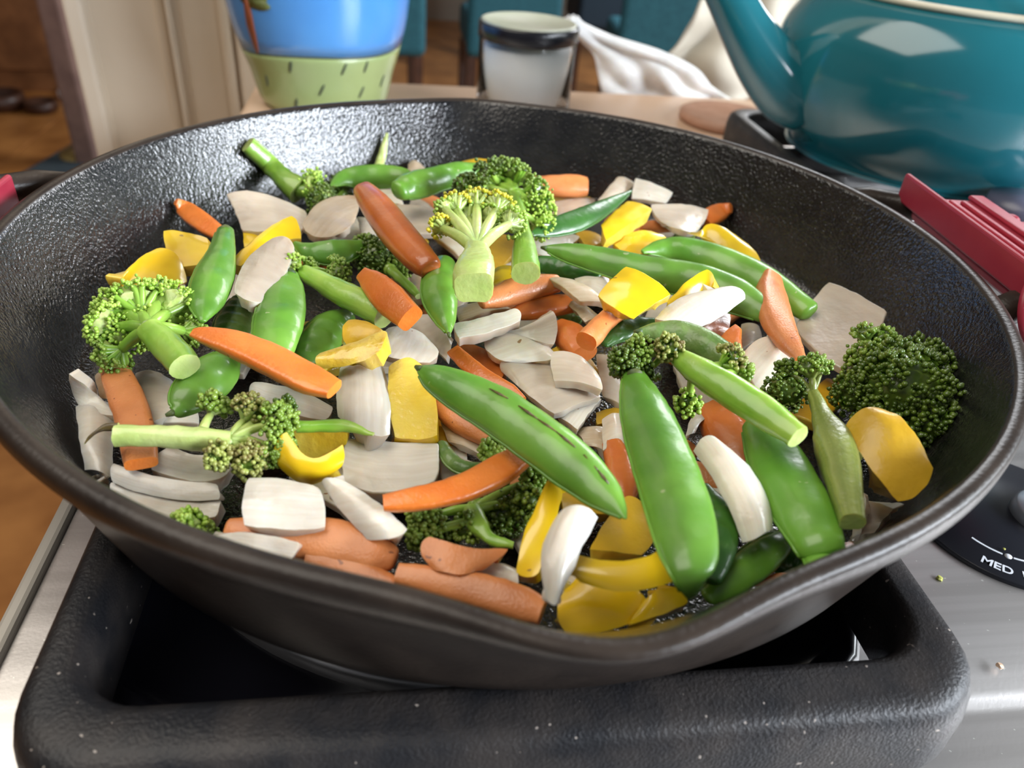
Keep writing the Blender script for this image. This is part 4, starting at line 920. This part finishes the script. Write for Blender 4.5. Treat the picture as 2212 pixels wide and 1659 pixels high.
onion('ridged onion wedge with brown seed mark, near centre left', [(693, 1042, 2), (712, 1036, 3), (740, 1036, 3), (820, 1088, 3), (882, 1144, 1), (850, 1166), (792, 1168, -2), (738, 1105, 0)], 21, 'onion', t=.006, bulge=(.002, .001))
carrot('thick soft orange carrot under the square white onion piece', [(492, 1142, 22), (560, 1150, 38), (650, 1160, 48), (740, 1178, 54), (810, 1198, 46), (848, 1208, 28)], 16, n=2.4, flat=.6, endround=True, cut=.8, mats=('carrot', 'carrot', 'carrot'))
onion('pale onion slice nearest the rim, under the thick soft carrot', [(452, 1160, 1), (550, 1152, 3), (647, 1172, 4), (640, 1195, 2), (616, 1222, 0), (560, 1210), (500, 1190), (470, 1172)], 17)
carrot_slab('orange carrot half moon chunk in front of the wilted broccoli', [(928, 1156, 3), (1010, 1185, 2), (1100, 1186, 2), (1078, 1212), (1040, 1232), (990, 1244), (932, 1230), (910, 1190)], 21, top='carrot', side='carrot_cut', t=.007, bulge=(.002, .003))
carrot('orange carrot end at the near rim, left of the long near carrot', [(660, 1212, 18), (720, 1218, 28), (790, 1242, 28), (860, 1272, 20)], 14, n=2.5)
carrot('long near carrot stick lying along the rim left of the pour spout', [(858, 1240, 24), (930, 1254, 32), (1020, 1274, 38), (1110, 1300, 40), (1172, 1322, 30)], 18, n=2.8, flat=.7)
onion('small onion corner between the half moon and near rim carrot', [(1008, 1238), (1058, 1218, 1), (1116, 1228), (1122, 1262), (1060, 1262)][:0] + [(1005, 1240), (1062, 1217), (1116, 1228), (1120, 1262)], 17)
pepper('tall bent yellow pepper strip right of the wilted broccoli', [(1166, 1080, 2), (1190, 1032, 6), (1212, 1060, 5), (1208, 1110, 3), (1162, 1242, -2), (1140, 1250, -3), (1116, 1240, -2), (1130, 1165, 0)], 20, side='pepper')
onion('curved white onion arch standing by the pour spout', [(1206, 1112, 5), (1245, 1094, 7), (1294, 1118, 5), (1258, 1185, 3), (1210, 1296, -3), (1195, 1312, -4), (1178, 1292, -3), (1170, 1195, 2)], 30, 'onion_long', t=.004, bulge=(.0025, .001))
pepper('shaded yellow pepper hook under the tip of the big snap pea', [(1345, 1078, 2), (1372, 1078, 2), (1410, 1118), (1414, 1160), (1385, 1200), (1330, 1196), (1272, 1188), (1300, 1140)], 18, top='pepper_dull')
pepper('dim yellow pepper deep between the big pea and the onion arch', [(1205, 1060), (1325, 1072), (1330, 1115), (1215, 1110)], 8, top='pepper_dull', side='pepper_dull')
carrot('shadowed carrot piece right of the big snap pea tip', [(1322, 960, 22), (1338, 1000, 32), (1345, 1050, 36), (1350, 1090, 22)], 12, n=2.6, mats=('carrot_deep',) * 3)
onion('translucent onion flake left of the tall upright pea, near middle', [(1300, 905), (1345, 895), (1352, 960), (1302, 975)], 13, 'onion_clear')
pepper('small yellow pepper bit between flake and upright pea', [(1285, 892), (1345, 880), (1350, 912), (1290, 918)], 9, top='pepper_dull')
onion('beige onion strip behind the big pea, below the white fold', [(1240, 930), (1312, 925), (1318, 985), (1270, 965)], 9, 'onion_brown')
# ---- right half
onion('cream onion wedge pointing right, below the longest pea', [(1412, 690, 1), (1462, 648, 4), (1530, 626, 6), (1585, 626, 6), (1611, 645, 4), (1560, 684, 2), (1512, 708, 0), (1455, 705, 0)], 32, 'onion', t=.005, bulge=(.001, .003))
carrot_slab('pink orange carrot chunk under the cream onion wedge', [(1500, 700), (1540, 688), (1578, 672), (1578, 710), (1555, 745), (1520, 730)][:0] + [(1500, 705), (1578, 672), (1576, 722), (1535, 745)], 22, top='carrot_deep')
carrot_slab('small bright carrot spike above the white right onion', [(1556, 728), (1590, 698, 5), (1603, 722, 3), (1601, 770), (1575, 750)][:0] + [(1554, 730, 0), (1588, 698, 6), (1603, 712, 5), (1600, 782, 0)], 27)
carrot('tall grooved carrot leaning up at the right, left of the onion square', [(1668, 596, 20), (1666, 635, 34), (1675, 685, 36), (1700, 735, 28), (1730, 776, 12)], 32, n=3, flat=.6, upv=Vector((0, -.8, .5)))
pepper('tiny yellow pepper tip behind the tall grooved carrot', [(1685, 608), (1702, 606), (1700, 622), (1686, 626)], 25)
onion('big dim onion square on the right pan wall', [(1789, 606, 6), (1860, 640, 7), (1919, 674, 8), (1885, 740, 3), (1835, 805, 0), (1770, 765), (1715, 705), (1755, 650, 2)], 20, 'onion_clear', bulge=(.001, .001))
onion('white ribbed onion right of the small carrot spike', [(1600, 762, 2), (1638, 735, 4), (1674, 724, 5), (1700, 748, 3), (1732, 778, 1), (1700, 820), (1655, 870, -3), (1625, 830)], 24, 'onion')
onion('small onion glimpse between carrot spike and grooved carrot', [(1600, 700), (1642, 705), (1648, 740), (1600, 755)], 14, 'onion_clear')
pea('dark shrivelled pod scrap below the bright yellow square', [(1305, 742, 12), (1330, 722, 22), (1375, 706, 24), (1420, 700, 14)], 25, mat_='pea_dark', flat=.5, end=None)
pea('blistered curved snap pea behind the bright broccoli stem', [(1382, 716, 8), (1420, 716, 22), (1470, 722, 32), (1530, 748, 34), (1580, 780, 28), (1622, 808, 8)], 33, mat_='pea_dull', flat=.65)
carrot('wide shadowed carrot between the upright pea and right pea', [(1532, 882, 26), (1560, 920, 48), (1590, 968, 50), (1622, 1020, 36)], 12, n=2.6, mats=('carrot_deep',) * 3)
onion('onion point below the broccoli head over the upright pea', [(1480, 944), (1496, 890), (1530, 902), (1500, 935)], 13)
broccoli('broccoli with a bright green stem slanting right over the upright pea', [(1724, 945, 28), (1680, 912, 33), (1600, 858, 37), (1530, 815, 33), (1478, 780, 24), (1452, 758, 17)],
         [(1350, 782, 34, -3, 'bud_dark', 130, 'mix', 1.1), (1385, 755, 30, 0, 'bud_mid', 90, 'mix'), (1446, 752, 30, 2, 'bud_brown', 90, 'mix', .9), (1572, 780, 36, 0, 'bud_brown', 120, 'mix'), (1602, 800, 22, -1, 'bud_mid', 40, 'mix'), (1400, 800, 28, -6, 'bud_dark', 70, 'mix'), (1485, 870, 28, -14, 'bud_light', 60, 'cam')], 42)
pea('tall upright snap pea with broad body, near right of centre', [(1370, 808, 24), (1382, 850, 42), (1402, 910, 58), (1430, 990, 66), (1455, 1060, 70), (1478, 1140, 70), (1492, 1210, 58), (1500, 1270, 30)], 38, flat=.45, K=34, bumps=6, amp=.05, end=0)
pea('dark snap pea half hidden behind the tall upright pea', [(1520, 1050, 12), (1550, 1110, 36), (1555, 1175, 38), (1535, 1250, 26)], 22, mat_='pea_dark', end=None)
onion('glossy white curved onion between the two near right peas', [(1493, 973, 3), (1525, 958, 4), (1568, 964, 4), (1642, 1045, 3), (1670, 1148, -2), (1640, 1168, -3), (1602, 1178, -3), (1558, 1072, 2)], 26, 'onion_long', t=.006, bulge=(.006, .001))
pea('large soft snap pea with wrinkled skin at the near right rim', [(1632, 915, 30), (1668, 975, 56), (1705, 1050, 66), (1745, 1125, 62), (1775, 1185, 52), (1790, 1245, 38)], 28, flat=.5, K=30, amp=.05, end=None)
pea('snap pea slanting to the near rim under the white curved onion', [(1700, 1160, 22), (1650, 1200, 38), (1585, 1250, 36), (1530, 1290, 20)], 16, end=None)
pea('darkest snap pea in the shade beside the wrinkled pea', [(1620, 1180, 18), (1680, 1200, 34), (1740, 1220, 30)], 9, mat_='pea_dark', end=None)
broccoli('tall olive broccoli with leafy stem at the right, head upward', [(1842, 1128, 26), (1828, 1070, 34), (1814, 1000, 42), (1797, 948, 40), (1778, 905, 22), (1755, 850, 12)],
         [(1752, 800, 34, 5, 'bud_mid', 90, 'out', .9), (1700, 800, 22, 3, 'bud_dark', 60), (1700, 845, 48, -3, 'bud_dark', 170, 'cam', .8), (1778, 790, 18, 4, 'bud_mid', 36)], 33, stem_mat='stem_olive', stemn=3.2)
broccoli('dark green broccoli head with dense buds at the right pan wall', [(1850, 985, 14, -9), (1865, 960, 18, -9), (1890, 930, 22, -8), (1915, 900, 26, -6)],
         [(1945, 850, 108, 2, 'bud_dark', 800, 'cam', 1.3), (1870, 725, 26, 12, 'bud_mid', 26, 'out', 1.3), (1905, 742, 36, 10, 'bud_mid', 60, 'out', 1.25), (1880, 790, 52, 6, 'bud_mid', 160, 'cam', 1.1), (1990, 790, 60, 5, 'bud_dark', 240, 'cam', 1.3), (1998, 910, 66, -6, 'bud_dark', 300, 'cam', 1.3), (1845, 850, 48, 0, 'bud_dark', 170, 'cam')], 18)
pepper('thick yellow pepper block at the right, in front of the dark broccoli', [(1822, 922, 2), (1865, 885, 7), (1915, 887, 7), (1960, 935, 5), (2018, 1015, 2), (1990, 1062, -2), (1942, 1088, -4), (1870, 1015, -2)], 18, t=.010, bulge=(.001, .007), top='pepper_dull', side='pepper_dull')  # darker dull skin stands in for shade from the right pan rim
onion('dim onion scrap under the olive stem, right of the wrinkled pea', [(1848, 1080), (1890, 1062), (1932, 1100), (1905, 1135), (1846, 1175), (1840, 1140)][:0] + [(1850, 1075), (1932, 1098), (1890, 1150), (1840, 1172)], 9, 'onion_clear')
carrot_slab('small orange carrot end at the near right rim, beside the wrinkled pea', [(1815, 1170), (1840, 1168), (1858, 1200), (1822, 1215)], 12)
carrot('thin orange carrot line just above the near right rim', [(1630, 1258, 8), (1680, 1250, 11), (1730, 1240, 8)], 12)
# ---- at the pour spout
pepper('wavy yellow pepper band with soft edge, second from the pour spout', [(1236, 1194, 2), (1385, 1207, 3), (1450, 1134, 6), (1500, 1160, 5), (1526, 1205, 3), (1400, 1275, 0), (1250, 1258, -1), (1230, 1226, 1)], 27, t=.005)
pepper('big smooth yellow pepper triangle nearest the pour spout', [(1232, 1262, 2), (1262, 1240, 3), (1308, 1226, 5), (1350, 1250, 4), (1391, 1286, 2), (1370, 1345, -1), (1230, 1372, -2), (1202, 1325, 0)], 30, t=.005, bulge=(.002, .002))
pepper('yellow pepper flap right of the smooth triangle at the spout', [(1385, 1310), (1410, 1285, 2), (1455, 1268, 2), (1472, 1282), (1488, 1302), (1430, 1330), (1360, 1350), (1370, 1330)], 20, side='pepper_dull')
onion('shadowed onion piece deep beneath the wavy pepper band', [(1215, 1235), (1262, 1225), (1258, 1280), (1215, 1285)], 10, 'onion_clear')

# ---- scraps on the pan floor, seen only in the gaps of the pile
rs = random.Random(23)
COLN = ('far left', 'left', 'middle', 'right', 'far right'); ROWN = ('back', 'second', 'middle', 'fourth', 'front')
GAPS = ((1034, 742, 45), (500, 1090, 60), (750, 925, 40), (1300, 1115, 40), (2000, 1100, 130), (1560, 1220, 40), (700, 590, 40), (1160, 300, 200), (210, 520, 110))
KD = ['onion', 'pepper', 'onion', 'carrot', 'onion', 'onion', 'carrot', 'onion', 'pepper', 'onion']
WHAT = {'onion': 'pale onion scrap', 'carrot': 'orange carrot scrap', 'pepper': 'yellow pepper scrap'}
for ri in range(5):
    for ci in range(5):
        for kk in range(2):
            p = None
            for _ in range(40):
                v_ = .112 - .052 * ri + rs.uniform(-.02, .02); hw = math.sqrt(max(0, .126 ** 2 - min(.12, abs(v_)) ** 2)); u_ = hw * (-.8 + .4 * ci + rs.uniform(-.2, .2))
                q = Vector((u_, v_, ZF + .004)); l = RM.transposed() @ (q - CAM); x, y = CX + FPX * l.x / -l.z, CY - FPX * l.y / -l.z
                if math.hypot(u_, v_) < .126 and not any(math.hypot(x - g[0], y - g[1]) < g[2] + 55 for g in GAPS): p = q; break
            if not p: continue
            s = .30 / (CAM - p).length; a = rs.uniform(0, 6.28); kd = KD[(ri * 5 + ci * 3 + kk * 4) % 10]
            if kk == 1 and kd == KD[(ri * 5 + ci * 3) % 10]: continue
            lab = '%s buried on the pan floor, %s row, %s of the pan' % (WHAT[kd], ROWN[ri], COLN[ci])
            def q_(dx, dy): return (x + s * (dx * math.cos(a) - dy * math.sin(a)), y + s * .7 * (dx * math.sin(a) + dy * math.cos(a)))
            if kd == 'carrot': o = carrot(lab, [(*q_(-75, 0), 20 * s), (*q_(0, 6), 26 * s), (*q_(75, 0), 18 * s)], 7, n=2.8, flat=.6, K=8)
            else:
                w_ = rs.uniform(62, 85); h_ = rs.uniform(38, 56); pts_ = [q_(-w_, -h_), q_(w_, -h_ * .9), q_(w_ * .9, h_), q_(-w_ * .85, h_ * .9)]
                o = (onion(lab, pts_, 6, rs.choice(('onion', 'onion_clear')), nu=6, nv=5) if kd == 'onion' else pepper(lab, pts_, 7, nu=6, nv=5, top='pepper_dull'))
            o['group'] = 'buried %s scraps on the pan floor' % kd
